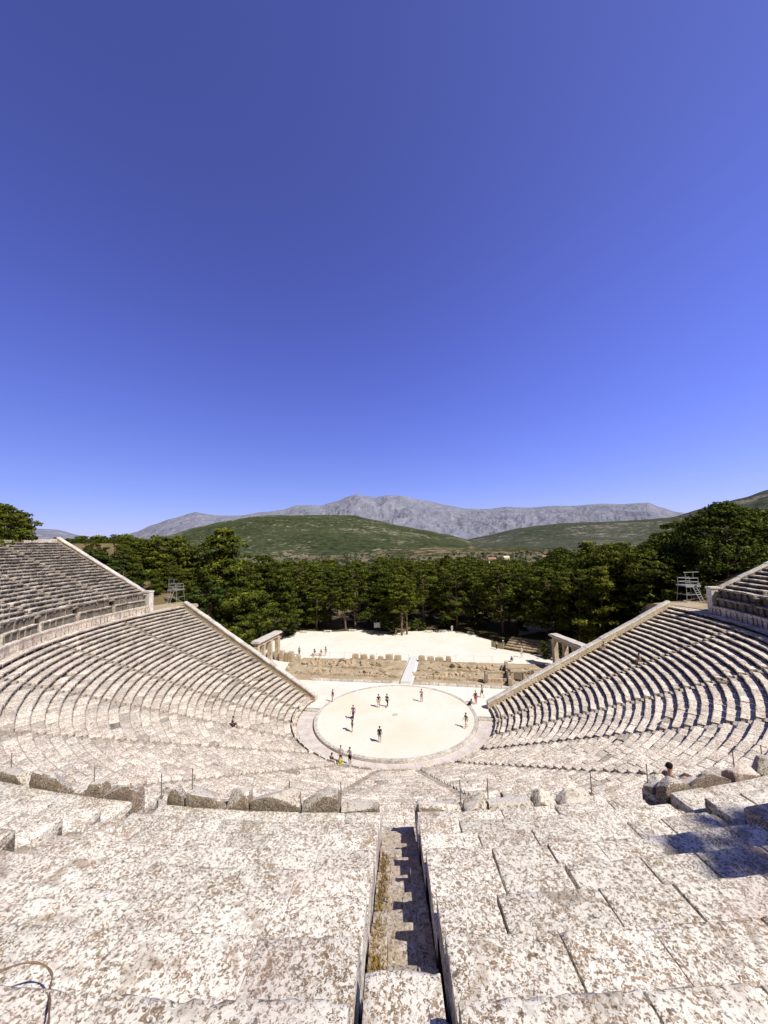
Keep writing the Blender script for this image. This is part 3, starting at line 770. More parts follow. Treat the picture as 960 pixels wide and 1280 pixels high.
# ---------------------------------------------------------------- small objects on the square
def board(loc, rz):
    root = tag(empty('information_board', loc, rz), 'grey information board on two legs at the edge of the trees behind the square', 'information board')
    m_ = MB(); m_.box((0, 0, 1.9), (1.5, .08, 1.2)); m_.box((0, -.05, 1.9), (1.36, .02, 1.06), 0, 1.2); m_.build('panel', M['sign'], root)
    for s_ in (-.6, .6): m_ = MB(); m_.box((s_, .06, 1.1), (.1, .1, 2.2)); m_.build('leg', M['wood'], root)
board((-10.9, 43.4, 0), .1)
def kiosk(loc, rz):
    root = tag(empty('guard_kiosk', loc, rz), 'small dark guard kiosk with pale flat roof under the trees', 'kiosk')
    m_ = MB(); m_.box((0, 0, .5), (3.2, 3.0, 1.0)); 
    for sx in (-1.5, 1.5):
        for sy in (-1.4, 1.4): m_.box((sx, sy, 1.6), (.2, .2, 3.2))
    m_.box((0, 1.4, 1.6), (3.0, .1, 3.2)); m_.box((0, -1.43, 1.12), (3.3, .2, .12)); m_.build('wall', M['wood'], root)
    m_ = MB(); m_.box((0, 0, 3.3), (4.2, 3.8, .18)); m_.box((.3, .2, 3.5), (2.8, 2.4, .25)); m_.build('roof', M['sign'], root)
    for s_ in (-.7, .7): m_ = MB(); m_.box((s_, -1.36, 2.0), (1.1, .05, 1.2)); m_.build('window', M['glass'], root)
kiosk((34.2, 46.6, 0), .3)
def bench(loc, rz, label):
    root = tag(empty('stone_bench', loc, rz), label, 'bench', 'stone benches at the edge of the square')
    m_ = MB(); m_.rock((0, 0, .42), (2.0, .5, .14), 1.1, .03, 4); m_.build('seat', M['coping'], root)
    for s_ in (-.7, .7): m_ = MB(); m_.rock((s_, 0, .18), (.3, .4, .38), 2, .05, 3); m_.build('leg', M['coping'], root)
for (x, y, rz, lb) in ((-29.5, 42.6, -.1, 'low pale bench under the trees at the far left of the square'), (-23.5, 43.5, .15, 'low pale bench left of the leaning trunk behind the square'), (-17.5, 44.8, .1, 'low pale bench right of the leaning trunk behind the square'),
                       (1.5, 44.9, -.1, 'low pale bench right of the tall bare trunk behind the square'), (4.8, 45.3, .0, 'second low pale bench right of the tall bare trunk'), (11.5, 44.0, -.5, 'low pale bench at the far right corner of the square')):
    bench((x, y, 0), rz, lb)
# low steps under the trees, right of the path
st = tag(empty('stepped_bank', (22.5, 29.5, 0), rad(-30)), 'shaded low grassy steps under the trees beside the right path', 'steps')
for i in range(5):
    m_ = MB()
    for j in range(9): m_.rock((-5.2 + j * 1.3, i * .95, .12 + i * .28), (1.28, .5, .34 + i * .02), i * 9 + j, .07, 3, 0, .8)
    m_.box((0, i * .95 + .48, .06 + i * .28), (11.6, .6, .3 + i * .02)); m_.build('step', M['ruin'], st)
for i, (x, y, sx, sy, lb) in enumerate(((-29.2, 24.6, 2.0, 1.2, 'dark flat slab lying on gravel left of the left gate'), (-28.2, 22.8, 1.6, .7, 'smaller flat slab in front of the dark one beside the left gate'))):
    m_ = MB(); m_.rock((0, 0, .15), (sx, sy, .32), i + 8, .1, 5, .2, .5); o = m_.build('stone_slab', M['rough']); o.location = (x, y, 0); tag(o, lb, 'stone slab')

# rusty bent rod in the foreground, bottom left
def surf(x, y): return UZ0 + (math.hypot(x, y) - UR0) * URISE / UD
m_ = MB()
def onrow(x, y, up=0.03):
    r = math.hypot(x, y); k = math.floor((r - UR0) / UD); return UZ0 + k * URISE + up
pts = [(4.05, -46.95), (4.2, -46.55), (4.27, -46.33), (4.38, -46.24), (4.52, -46.27), (4.66, -46.4), (4.85, -46.56), (5.1, -46.77), (5.4, -47.05)]
pz = [Vector((x, y, surf(x, y) + .06 + .05 * math.sin(i))) for i, (x, y) in enumerate(pts)]
def crm(P0, n=6):
    Q = [P0[0]] + P0 + [P0[-1]]; out = []
    for i in range(1, len(Q) - 2):
        for q in range(n):
            t = q / n; a, b, c, d = Q[i - 1], Q[i], Q[i + 1], Q[i + 2]
            out.append(.5 * ((2 * b) + (c - a) * t + (2 * a - 5 * b + 4 * c - d) * t * t + (3 * b - a - 3 * c + d) * t ** 3))
    return out + [P0[-1]]
pz = [p - Vector((0, 0, .05)) for p in pz]
pz = crm(pz); m_.tube(pz, [.0075 + .002 * math.sin(i * .9) for i in range(len(pz))], 8)
tag(m_.build('bent_rod', M['rust'], None, True), 'bent rusty iron rod lying on the lichen-covered stone seats at bottom left', 'iron rod')

# dry weeds along the left side of the stairs
mb = MB(); g_ = sa
def blade(mb, p, h, lean, w=.006):
    p = Vector(p); d = Vector((math.cos(lean), math.sin(lean), 0)); s = Vector((-d.y, d.x, 0)) * w
    a, b, c = p, p + d * h * .25 + Vector((0, 0, h * .6)), p + d * h * .6 + Vector((0, 0, h))
    mb.add([tuple(a - s), tuple(a + s), tuple(b + s * .7), tuple(b - s * .7)], [[0, 1, 2, 3]]); mb.add([tuple(b - s * .7), tuple(b + s * .7), tuple(c)], [[0, 1, 2]])
for i in range(2600):
    r = UR0 + random.uniform(1.6, 6.6); dens = noise.noise(Vector((r * 1.1, 0, 3)))
    if random.random() > .45 + dens: continue
    off = -.34 + abs(random.gauss(0, .07)) + (.12 if random.random() < .05 else 0)
    a = g_ + math.degrees(off / r); j = math.floor((r - UR0 + .12) / (UD / 2)); z = UZ0 - .60 + j * URISE / 2
    blade(mb, P(r, a, z), random.uniform(.03, .10), random.uniform(0, 6.3), .008)
tag(mb.build('dry_weeds', M['weed']), kind='stuff')

# ---------------------------------------------------------------- trees
def crown_mesh(name, seed, H, R, base, shape, npads, ntuft, tuft, mat, gap=.0):
    """needle tufts gathered in flattened pads on the ends of branches, pads placed through the crown volume"""
    rg = np.random.default_rng(seed); pads = []
    for i in range(npads):
        for _ in range(40):
            h = rg.random() ** .85; a = rg.uniform(0, 2 * PI)
            if shape == 'cone': prof = (1 - h) ** .75 * .95 + .10; prof *= .75 + .35 * math.sin(h * 26 + seed)
            elif shape == 'dome': prof = math.sqrt(max(0, 1 - (h * 1.05 - .25) ** 2 / .75)) if h * 1.05 - .25 < .86 else .15
            else: prof = (math.sin(PI * min(1, h * .82 + .2)) ** .7)
            prof *= 1 + .22 * math.sin(a * 3 + seed) + .12 * math.sin(a * 5 + seed * 2 + h * 7)
            rr = R * prof * rg.uniform(.45, 1.0) ** .6
            c = np.array([rr * math.cos(a), rr * math.sin(a), base + h * (H - base)])
            if all(np.linalg.norm((c - p[0]) * [1, 1, 1.4]) > (p[1] * .62) for p in pads[-60:]): break
        pads.append((c, rg.uniform(.55, 1.35) * R * .22 * (1.1 - .35 * h)))
    Vs = []; tn = []
    for c, pr in pads:
        n = int(ntuft * (pr / (R * .24)) ** 2)
        d = rg.normal(size=(n, 3)); d /= np.linalg.norm(d, axis=1)[:, None]; d[:, 2] = np.where(d[:, 2] < -.3, -d[:, 2] * .6, d[:, 2])
        rr = rg.uniform(.5, 1.08, n) ** .5
        p = c + d * rr[:, None] * [pr * 1.1, pr * 1.1, pr * .55]
        # quad lying roughly across the outward direction, jittered
        nrm = d * [1, 1, 1.6] + rg.normal(0, .55, (n, 3)); nrm /= np.linalg.norm(nrm, axis=1)[:, None]
        t = np.cross(nrm, rg.normal(size=(n, 3))); t /= np.linalg.norm(t, axis=1)[:, None]; b = np.cross(nrm, t)
        s = tuft * rg.uniform(.55, 1.3, n)[:, None]
        q = np.stack([p - t * s, p + b * s * .45, p + t * s, p - b * s * .45], 1)
        Vs.append(q.reshape(-1, 3)); tn.append(np.repeat(rg.uniform(.75, 1.2) * (.42 + .85 * np.clip(d[:, 2] * rr, -.3, 1)), 4))  # sunlit pad tops and shaded undersides painted into the tuft tone
    V = np.concatenate(Vs); m_ = MB(); m_.add(V, np.arange(len(V)).reshape(-1, 4), np.concatenate(tn))
    return m_.mesh(name, mat), pads
def trunk_mesh(name, seed, H, base, pads, r0, mat, lean=0.0):
    rg = np.random.default_rng(seed); m_ = MB(); n = 8
    pts = [Vector((lean * (i / n) ** 1.5 * H * .1 + rg.normal(0, .05) * i / n * 2, rg.normal(0, .05) * i / n * 2, H * .92 * i / n)) for i in range(n + 1)]
    m_.tube(pts, [r0 * (1.25 if i == 0 else 1) * (1 - .9 * i / n) + .02 for i in range(n + 1)], 9)
    for c, pr in pads[::3]:
        z = max(base * .7, c[2] - math.hypot(c[0], c[1]) * .45); z = min(z, H * .88); k = z / (H * .92) * n; i0 = int(min(n - 1, k)); s = pts[i0].lerp(pts[i0 + 1], k - i0)
        e = Vector(c); mid = s.lerp(e, .5) + Vector((0, 0, -.04 * (e - s).length))
        rr = r0 * (.42 - .3 * z / H) + .015; m_.tube([s, mid, e], [rr, rr * .6, .015], 5)
    return m_.mesh(name, mat, True)
VAR = {}
def variant(key, seed, H, R, base, shape, npads, ntuft, tuft, r0, mat='pine', lean=0):
    c, pads = crown_mesh('crown', seed, H, R, base, shape, npads, ntuft, tuft, M[mat])
    VAR[key] = (c, trunk_mesh('trunk', seed, H, base, pads, r0, M['bark'], lean), H)
for i in range(3): variant('cone%d' % i, 10 + i, 15, 4.8, 1.6, 'cone', 190, 90, .26, .28)
for i in range(4): variant('pine%d' % i, 20 + i, 14, 4.3, 3.2, 'dome', 130, 95, .26, .26, lean=i - 1.5)
for i in range(2): variant('tall%d' % i, 30 + i, 15, 3.6, 5.8, 'oval', 100, 90, .25, .22, lean=1 - i)
for i in range(2): variant('big%d' % i, 40 + i, 18, 7.6, 3.0, 'oval', 300, 100, .28, .42)
variant('bush1', 51, 8.6, 6.8, .3, 'dome', 300, 150, .33, .35)
variant('bush0', 50, 3.2, 2.3, .2, 'dome', 40, 80, .2, .1, 'bush')
variant('cypress0', 60, 9, 1.1, .6, 'oval', 60, 90, .2, .15)
def tree(key, x, y, z, s, label, name='pine_tree', cat='pine tree', group=None, rz=None, sz=1.0):
    root = tag(empty(name, (x, y, z), random.uniform(0, 6.28) if rz is None else rz), label, cat, group)
    root.scale = (s, s, s * sz)
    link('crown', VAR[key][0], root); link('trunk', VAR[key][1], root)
    return root
def gz(x, y):
    return ground_h(math.hypot(x, y), math.degrees(math.atan2(y, x)) % 360) - .1
CAM = Vector((CAMX, CAMY, CAMZ))
def polar(az, d):       # azimuth clockwise from +Y seen from the viewpoint, distance
    return CAMX + d * math.sin(rad(az)), CAMY + d * math.cos(rad(az))
def tree_az(key, az, d, slope, label, group=None, sz=1.0, name='pine_tree', cat='pine tree'):
    x, y = polar(az, d); z = gz(x, y); top = CAMZ + slope * d; s = (top - z) / VAR[key][2]
    return tree(key, x, y, z, s / (sz if sz != 1 else 1), label, name, cat, group, None, sz)
# singled-out trees
x, y = polar(-57.2, 86); tree('bush1', x, y, 22.0, .86, 'dark dense rounded pine rising behind the top left corner of the upper seats', rz=1.0)
tree_az('big1', 31.8, 84, .060, 'largest dark spreading pine, towering behind the right scaffold platform')
tree_az('big0', 37.3, 88, .048, 'broad pine at the right edge, behind the upper right parapet')
tree_az('big0', 27.0, 92, .008, 'dark pine left of the largest pine on the right side')
tree_az('cone0', -33.0, 82, .040, 'tall bright pointed pine just right of the left scaffold platform')
tree_az('cone1', -38.6, 98, .028, 'pointed pine behind the left scaffold platform')
tree_az('pine1', -41.5, 96, .020, 'round-topped pine left of the left scaffold platform')
tree_az('pine2', -45.6, 96, .036, 'pine rising above the upper left parapet wall')
tree_az('pine0', -48.4, 100, .033, 'pine behind the top of the upper left parapet wall')
tree_az('pine3', -28.8, 96, -.020, 'rounded pine right of the tall pointed pine on the left')
tree_az('big1', 14.8, 98, -.024, 'broad pine behind the guard kiosk')
tree_az('big0', 20.6, 90, -.016, 'wide dark pine above the right stone gate')
tree_az('cone2', 18.0, 104, -.012, 'pointed pine between the kiosk and the right scaffold')
tree_az('cypress0', -.9, 116, -.036, 'narrow dark cypress standing among the pines in the middle', name='cypress_tree', cat='cypress')
for (x, y, k_, s, lb) in ((-19.6, 46.0, 'tall0', .95, 'pine with a slim bare leaning trunk at the back of the square, left part'), (-4.6, 41.6, 'tall1', .93, 'tall pine with a bare pale trunk standing forward on the square'),
                       (-3.5, 42.6, 'tall0', .88, 'second bare-trunked pine just behind the tall one on the square'), (-27.5, 46.5, 'tall1', .85, 'pine with a slim trunk at the back left of the square')):
    tree(k_, x, y, 0, s, lb)
tree('bush0', -6.9, 43.6, 0, 1.0, 'round bright green bush left of the bare trunks on the square', 'bush', 'bush')
tree('bush0', -1.2, 47.0, 0, .9, 'green bush right of the bare trunks behind the square', 'bush', 'bush')
tree('bush0', 25.3, 26.5, 0, .95, 'sunlit green bush beside the right stone gate', 'bush', 'bush')
tree('bush0', -33.5, 38.5, 0, 1.9, 'large low green bush at the left edge of the square', 'bush', 'bush')
tree('bush0', 44.6, 14.5, 12, .8, 'low dark bush behind the right scaffold platform', 'bush', 'bush')
# pine on the slope to the right of the viewpoint, its shadow falls over the seats
tree('tall0', 31.7, -53.7, 23.3, 1.32, 'pine on the slope to the right whose shadow falls over the upper seats', rz=2.0)
# the wood behind the square and the flanks
placed = []
def free(x, y, dmin): return all((x - a) ** 2 + (y - b) ** 2 > dmin ** 2 for a, b in placed)
G = 'pines of the wood behind the square'; LBL = 'dark green pine in the dense wood behind the square'
keys = ['pine0', 'pine1', 'pine2', 'pine3', 'tall0', 'tall1', 'cone0', 'cone2']
rt = random.Random(4); cnt = 0; tries = 0
while cnt < 175 and tries < 30000:
    tries += 1
    az = rt.uniform(-46, 33); d = 92 + (rt.random() ** 1.25) * 95
    x, y = polar(az, d)
    if -37 < x < 16.5 and y < 48.5: continue
    if x <= -37 and y < 30: continue
    if 16.5 <= x < 50 and y < 41.5 + max(0, x - 28) * .2: continue
    if 28 < x < 48 and 43 < y < 60 and rt.random() < .8: continue
    if x >= 50 and y < 30: continue
    if az > 24 and d < 100: continue
    if not free(x, y, 5.0): continue
    placed.append((x, y)); k_ = rt.choice(keys)
    t_ = -.036 + .008 * math.sin(az * .5) + rt.gauss(0, .009)
    if az < -26: t_ += .010 + (-26 - az) * .0012
    if 3 < az < 13: t_ -= .010
    if az > 13: t_ += .004 + (az - 13) * .001
    if az > 22: t_ -= .006
    z = gz(x, y); hmax = 16.5; top = CAMZ + t_ * d; h = min(hmax, top - z); h *= rt.uniform(.9, 1.0)
    if h < 6: continue
    s = h / VAR[k_][2]
    tree(k_, x, y, z, max(.62, s), LBL, group=G, rz=rt.uniform(0, 6.28)); cnt += 1
# undergrowth along the wood edge
for i in range(26):
    az = rt.uniform(-34, 16); d = rt.uniform(98, 112); x, y = polar(az, d)
    if -37 < x < 16.5 and y < 48.8: continue
    if x < -37 or x > 24: continue
    tree('bush0', x, y, 0, rt.uniform(.5, 1.0), 'low dark bush in the shade at the edge of the wood', 'bush', 'bush', 'low bushes at the edge of the wood')
# flank trees left and right behind the wings
for i, (az, d, t_) in enumerate([(-43.6, 104, .028), (-36.2, 92, .004), (-35.2, 86, -.05), (-30.7, 88, -.035), (-26.5, 94, -.04), (-40.2, 88, -.02), (23.4, 84, -.030), (25.2, 80, -.055), (22.0, 98, -.016), (29.4, 96, .03), (34.6, 96, .044), (24.5, 100, -.018), (16.5, 84, -.075), (19.2, 80, -.07), (12.4, 88, -.07)]):
    tree_az(['cone1', 'pine0', 'pine2', 'cone2', 'pine3'][i % 5], az, d, t_, 'pine in the thick stand behind the %s wing of the theatre' % ('left' if az < 0 else 'right'), 'pines behind the %s wing' % ('left' if az < 0 else 'right'))

for i in range(22):
    az = -51 + i * .55; d = 92 + 34 * ((i * 7) % 5) / 5
    tree_az(['pine3', 'pine1', 'cone0', 'pine0', 'cone2'][i % 5], az, d, .031 - .012 * ((i * 3) % 4) / 4 - max(0, az + 45) * .0015, 'pine in the thick stand behind the left wing of the theatre', 'pines behind the left wing')
for i, (az, d, t_) in enumerate([(-47.6, 88, .018), (-49.4, 92, .026), (-46.6, 84, -.002), (-44.6, 88, .010), (-43.2, 84, -.012), (-42.0, 90, .006), (-50.8, 98, .030), (-41.2, 82, -.045), (-39.4, 84, -.03), (-37.6, 84, -.05), (-33.6, 82, -.07), (-31.4, 84, -.08)]):
    tree_az(['pine0', 'pine2', 'cone2', 'pine3', 'cone0'][i % 5], az, d, t_, 'pine in the thick stand behind the left wing of the theatre', 'pines behind the left wing')
for i in range(16):
    az, d = (-48.6 + i * .45, 82 + (i * 5) % 9) if i < 10 else (-35.6 + (i - 10) * .5, 77 + (i * 3) % 6)
    x, y = polar(az, d); tree('bush0', x, y, gz(x, y) - .2, 1.1 + .12 * ((i * 7) % 5), 'green bush on the slope behind the left wing of the theatre', 'bush', 'bush', 'bushes behind the left wing')
# olive groves and scrub of the valley: nobody could count them
mb = MB(); rg = np.random.default_rng(3)
for i in range(5200):
    az = rg.uniform(-50, 45); d = 200 + 1500 * rg.random() ** 1.3; x, y = polar(az, d); z = ground_h(math.hypot(x, y), math.degrees(math.atan2(y, x)) % 360) - .3
    if noise.noise(Vector((x * .007, y * .007, 0))) < -.22: continue
    s = rg.uniform(1.6, 3.2); n = 9
    dd = rg.normal(size=(n, 3)); dd /= np.linalg.norm(dd, axis=1)[:, None]; dd[:, 2] = abs(dd[:, 2])
    p = np.array([x, y, z + s * .5]) + dd * [s, s, s * .8]
    nr = dd + rg.normal(0, .3, (n, 3)); t = np.cross(nr, rg.normal(size=(n, 3))); t /= np.linalg.norm(t, axis=1)[:, None]; b = np.cross(nr, t); b /= np.linalg.norm(b, axis=1)[:, None]
    q = np.stack([p - t * s * .8, p + b * s * .6, p + t * s * .8, p - b * s * .6], 1).reshape(-1, 3)
    mb.add(q, np.arange(n * 4).reshape(-1, 4), rg.uniform(.6, 1.2))
tag(mb.build('olive_grove', M['olive']), kind='stuff')
# farmhouses in the valley
def house(az, d, w, mat, label, roof='rooftile'):
    x, y = polar(az, d); z = ground_h(math.hypot(x, y), math.degrees(math.atan2(y, x)) % 360)
    root = tag(empty('farmhouse', (x, y, z), rad(az * 1.7)), label, 'house')
    m_ = MB(); m_.box((0, 0, 2.6), (w, 7, 5.2)); m_.build('wall', M[mat], root)
    m_ = MB(); h = 2.0; a, b = w / 2 + .4, 3.9
    m_.add([(-a, -b, 5.2), (a, -b, 5.2), (a, b, 5.2), (-a, b, 5.2), (-a, 0, 5.2 + h), (a, 0, 5.2 + h)], [[0, 1, 5, 4], [2, 3, 4, 5], [3, 2, 1, 0]])
    m_.add([(-a, -b, 5.2), (-a, b, 5.2), (-a, 0, 5.2 + h)], [[0, 1, 2]]); m_.add([(a, -b, 5.2), (a, b, 5.2), (a, 0, 5.2 + h)], [[0, 1, 2]]); m_.build('roof', M[roof], root)
    for s_ in (-.27, .27): m_ = MB(); m_.box((s_ * w, -3.52, 2.8), (1.3, .08, 1.5)); m_.build('window', M['glass'], root)
house(7.6, 470, 6, 'yellow', 'small pale yellow house in the valley above the pines', 'whitewash'); house(5.6, 420, 8, 'whitewash', 'small white house in the valley above the pines, left of the yellow one')
house(12.8, 470, 9, 'whitewash', 'white house in the valley right of the yellow one'); house(1.2, 400, 10, 'whitewash', 'cream house with red roof half hidden by pines at centre right')


# ---------------------------------------------------------------- hills and mountains (heights from the skyline as seen in the valley)
def interp(tab, az):
    if az <= tab[0][0]: return tab[0][1]
    for (a, s), (b, t) in zip(tab[:-1], tab[1:]):
        if az <= b: u = (az - a) / (b - a); u = u * u * (3 - 2 * u) * .4 + u * .6; return s + (t - s) * u
    return tab[-1][1]
def fract(p, oct=5):
    return noise.fractal(p, .9, 2.1, oct)
def ridge(name, tab, d0, d1, az0, az1, mat, step=.15, nd=60, rough=.1, gul=.1, sc=600, foot=-8, power=1.0, gl=0.0):
    na = int((az1 - az0) / step); V = []
    for i in range(na + 1):
        az = az0 + (az1 - az0) * i / na; top = CAMZ + interp(tab, az) * d1
        for j in range(nd + 8):
            t = j / nd; d = d0 + (d1 - d0) * t; x, y = polar(az, d)
            if t <= 1: pr = t ** power
            else: pr = 1 - (t - 1) * 2.5
            p = Vector((x / sc, y / sc, 1.7)); f = fract(p); rg_ = 1 - abs(noise.noise(p * 1.7)) * 2 + (1 - abs(noise.noise(Vector((az * .55, t * 1.6, sc)) + p * 1.6)) * 2) * gl * 1.5 + (1 - abs(noise.noise(Vector((az * 2.6, t * 2.5, 3)) + p * 3)) * 2) * gl + (1 - abs(noise.noise(p * 4.3)) * 2) * .45 + (1 - abs(noise.noise(p * 9.7)) * 2) * .2
            amp = max(0, top - foot)
            env = math.sin(PI * min(1, t)) ** .7 * (1 - .55 * t) if t < 1 else 0
            h = foot + amp * (pr + env * (rough * f + gul * (rg_ - 1)))
            h += amp * .018 * f * min(1, 3 * t)
            lim = CAMZ + (interp(tab, az) ) * d       # never rises above its own skyline
            h = min(h, CAMZ + (interp(tab, az) + .0012 * f) * d)
            V.append((x, y, h))
    m = nd + 8; F = [[i * m + j, (i + 1) * m + j, (i + 1) * m + j + 1, i * m + j + 1] for i in range(na) for j in range(m - 1)]
    m_ = MB(); m_.add(V, F); return tag(m_.build(name, mat, None, True), kind='structure')
def rock_mat():
    m, nt, b = newmat('distant_rock'); co = coords(nt)
    col = mix(nt, ramp(nt, nz(nt, co, .0016, 8, .65, .4), [(.38, 0), (.62, 1)]), (.225, .24, .325), (.295, .305, .395))  # distance haze painted into the base colour as blue-grey
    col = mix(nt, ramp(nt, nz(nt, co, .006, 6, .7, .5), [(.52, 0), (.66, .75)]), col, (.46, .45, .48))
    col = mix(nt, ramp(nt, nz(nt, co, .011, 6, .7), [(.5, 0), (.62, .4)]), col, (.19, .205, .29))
    nt.links.new(col, b.inputs['Base Color']); bump(nt, b, nz(nt, co, .006, 8, .7), 1.0, 90); b.inputs['Specular IOR Level'].default_value = 0; return m
def hill_mat(nm, g1, g2, pale, thr=.60, sc=.035):
    m, nt, b = newmat(nm); co = coords(nt)
    col = mix(nt, ramp(nt, nz(nt, co, sc * 1.2, 4, .7), [(.42, 0), (.56, 1)]), g1, g2)
    col = mix(nt, ramp(nt, nz(nt, co, sc * .12, 5, .6), [(.4, 0), (.65, .55)]), col, tuple(c * 1.35 for c in g2))
    a = nz(nt, co, sc * 1.1, 3, .75); bb = nz(nt, co, sc * .11, 4, .6, .5)
    s = math_(nt, 'ADD', math_(nt, 'MULTIPLY', a, .55), math_(nt, 'MULTIPLY', bb, .45))
    col = mix(nt, ramp(nt, s, [(thr - .03, 0), (thr + .02, .85)]), col, pale)
    nt.links.new(col, b.inputs['Base Color']); bump(nt, b, nz(nt, co, sc * .9, 4, .7), .9, 7); b.inputs['Specular IOR Level'].default_value = 0; return m
FAR = [(-52, -.012), (-48.81, .0003), (-46.33, .0191), (-43.34, .041), (-41.4, .058), (-39.39, .0719), (-36.55, .0880), (-34, .080), (-31, .079), (-27.68, .0885), (-25, .094), (-23.15, .1049), (-21.4, .106), (-19.63, .1044), (-17, .117), (-15.2, .130), (-13.95, .1345), (-13, .130), (-11, .124), (-9.6, .128), (-7.49, .1257), (-3.5, .110), (-.32, .0965), (2.5, .085), (5.44, .081), (8, .085), (10.94, .0808), (14, .082), (17.04, .0778), (20, .078), (22.53, .0735), (25.06, .0740), (26.3, .062), (27.96, .0495), (31.61, .0289), (36, .01)]
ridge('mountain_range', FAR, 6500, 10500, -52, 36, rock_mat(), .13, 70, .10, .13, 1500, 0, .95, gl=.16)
ridge('far_hill', [(-75, .02), (-65.27, .0317), (-57, .036), (-52.39, .0476), (-51.03, .0462), (-48.87, .0340), (-46.56, .0108), (-44, -.005)], 6000, 8000, -75, -44, rock_mat(), .3, 30, .06, .06, 1500, 0, 1)
ML = [(-52, -.04), (-48.76, -.020), (-45.74, -.001), (-43, .014), (-40.71, .0279), (-36.03, .0533), (-33.5, .0645), (-30.93, .0725), (-28.6, .078), (-26.57, .0803), (-22, .080), (-18, .0805), (-14.86, .0777), (-11, .063), (-7.63, .0469), (-4, .034), (-.5, .0195), (4.09, -.004), (8.45, -.029)]
ridge('wooded_hill', ML, 1050, 2500, -52, 8.4, hill_mat('hill_scrub', (.024, .038, .018), (.066, .078, .040), (.32, .27, .20), .58), .13, 70, .06, .05, 420, -8, 1.0)
MR = [(-6, -.05), (-3, -.028), (-.56, -.0091), (1.6, .003), (4.12, .0112), (9.71, .0300), (12, .035), (14.93, .0378), (20.62, .0370), (24, .0376), (27.3, .0395), (30.33, .0546), (33.76, .0696), (35.67, .0811), (43.1, .1126), (50.56, .1238), (60, .11)]
ridge('scrub_hill', MR, 1100, 3200, -6, 60, hill_mat('grey_green_scrub', (.040, .054, .038), (.078, .085, .062), (.31, .27, .24), .575, .03), .13, 70, .06, .06, 420, -8, 1.0)
MC = [(-16, -.04), (-12, -.012), (-7, -.004), (-3, -.003), (1, -.006), (5, -.010), (10, -.008), (14, -.014), (20, -.04)]
ridge('valley_rise', MC, 700, 1900, -16, 20, hill_mat('valley_fields', (.035, .05, .02), (.07, .072, .035), (.42, .31, .21), .545, .03), .2, 40, .10, .04, 300, -8, .8)

# ---------------------------------------------------------------- people
def skinmesh(verts, edges, sub=2):
    me = bpy.data.meshes.new('tmp'); me.from_pydata([v[:3] for v in verts], edges, [])
    ob = bpy.data.objects.new('tmp', me); COL.objects.link(ob)
    bm = bmesh.new(); bm.from_mesh(me); lay = bm.verts.layers.skin.verify(); bm.verts.ensure_lookup_table()
    for v, d in zip(bm.verts, verts): v[lay].radius = (d[3], d[3] if len(d) < 5 else d[4])
    bm.verts[0][lay].use_root = True; bm.to_mesh(me); bm.free()
    md = ob.modifiers.new('s', 'SKIN'); md.use_smooth_shade = True
    m2 = ob.modifiers.new('u', 'SUBSURF'); m2.levels = sub; m2.render_levels = sub
    dg = bpy.context.evaluated_depsgraph_get(); out = bpy.data.meshes.new_from_object(ob.evaluated_get(dg))
    bpy.data.objects.remove(ob); bpy.data.meshes.remove(me)
    return out
def V3(*a): return Vector(a)
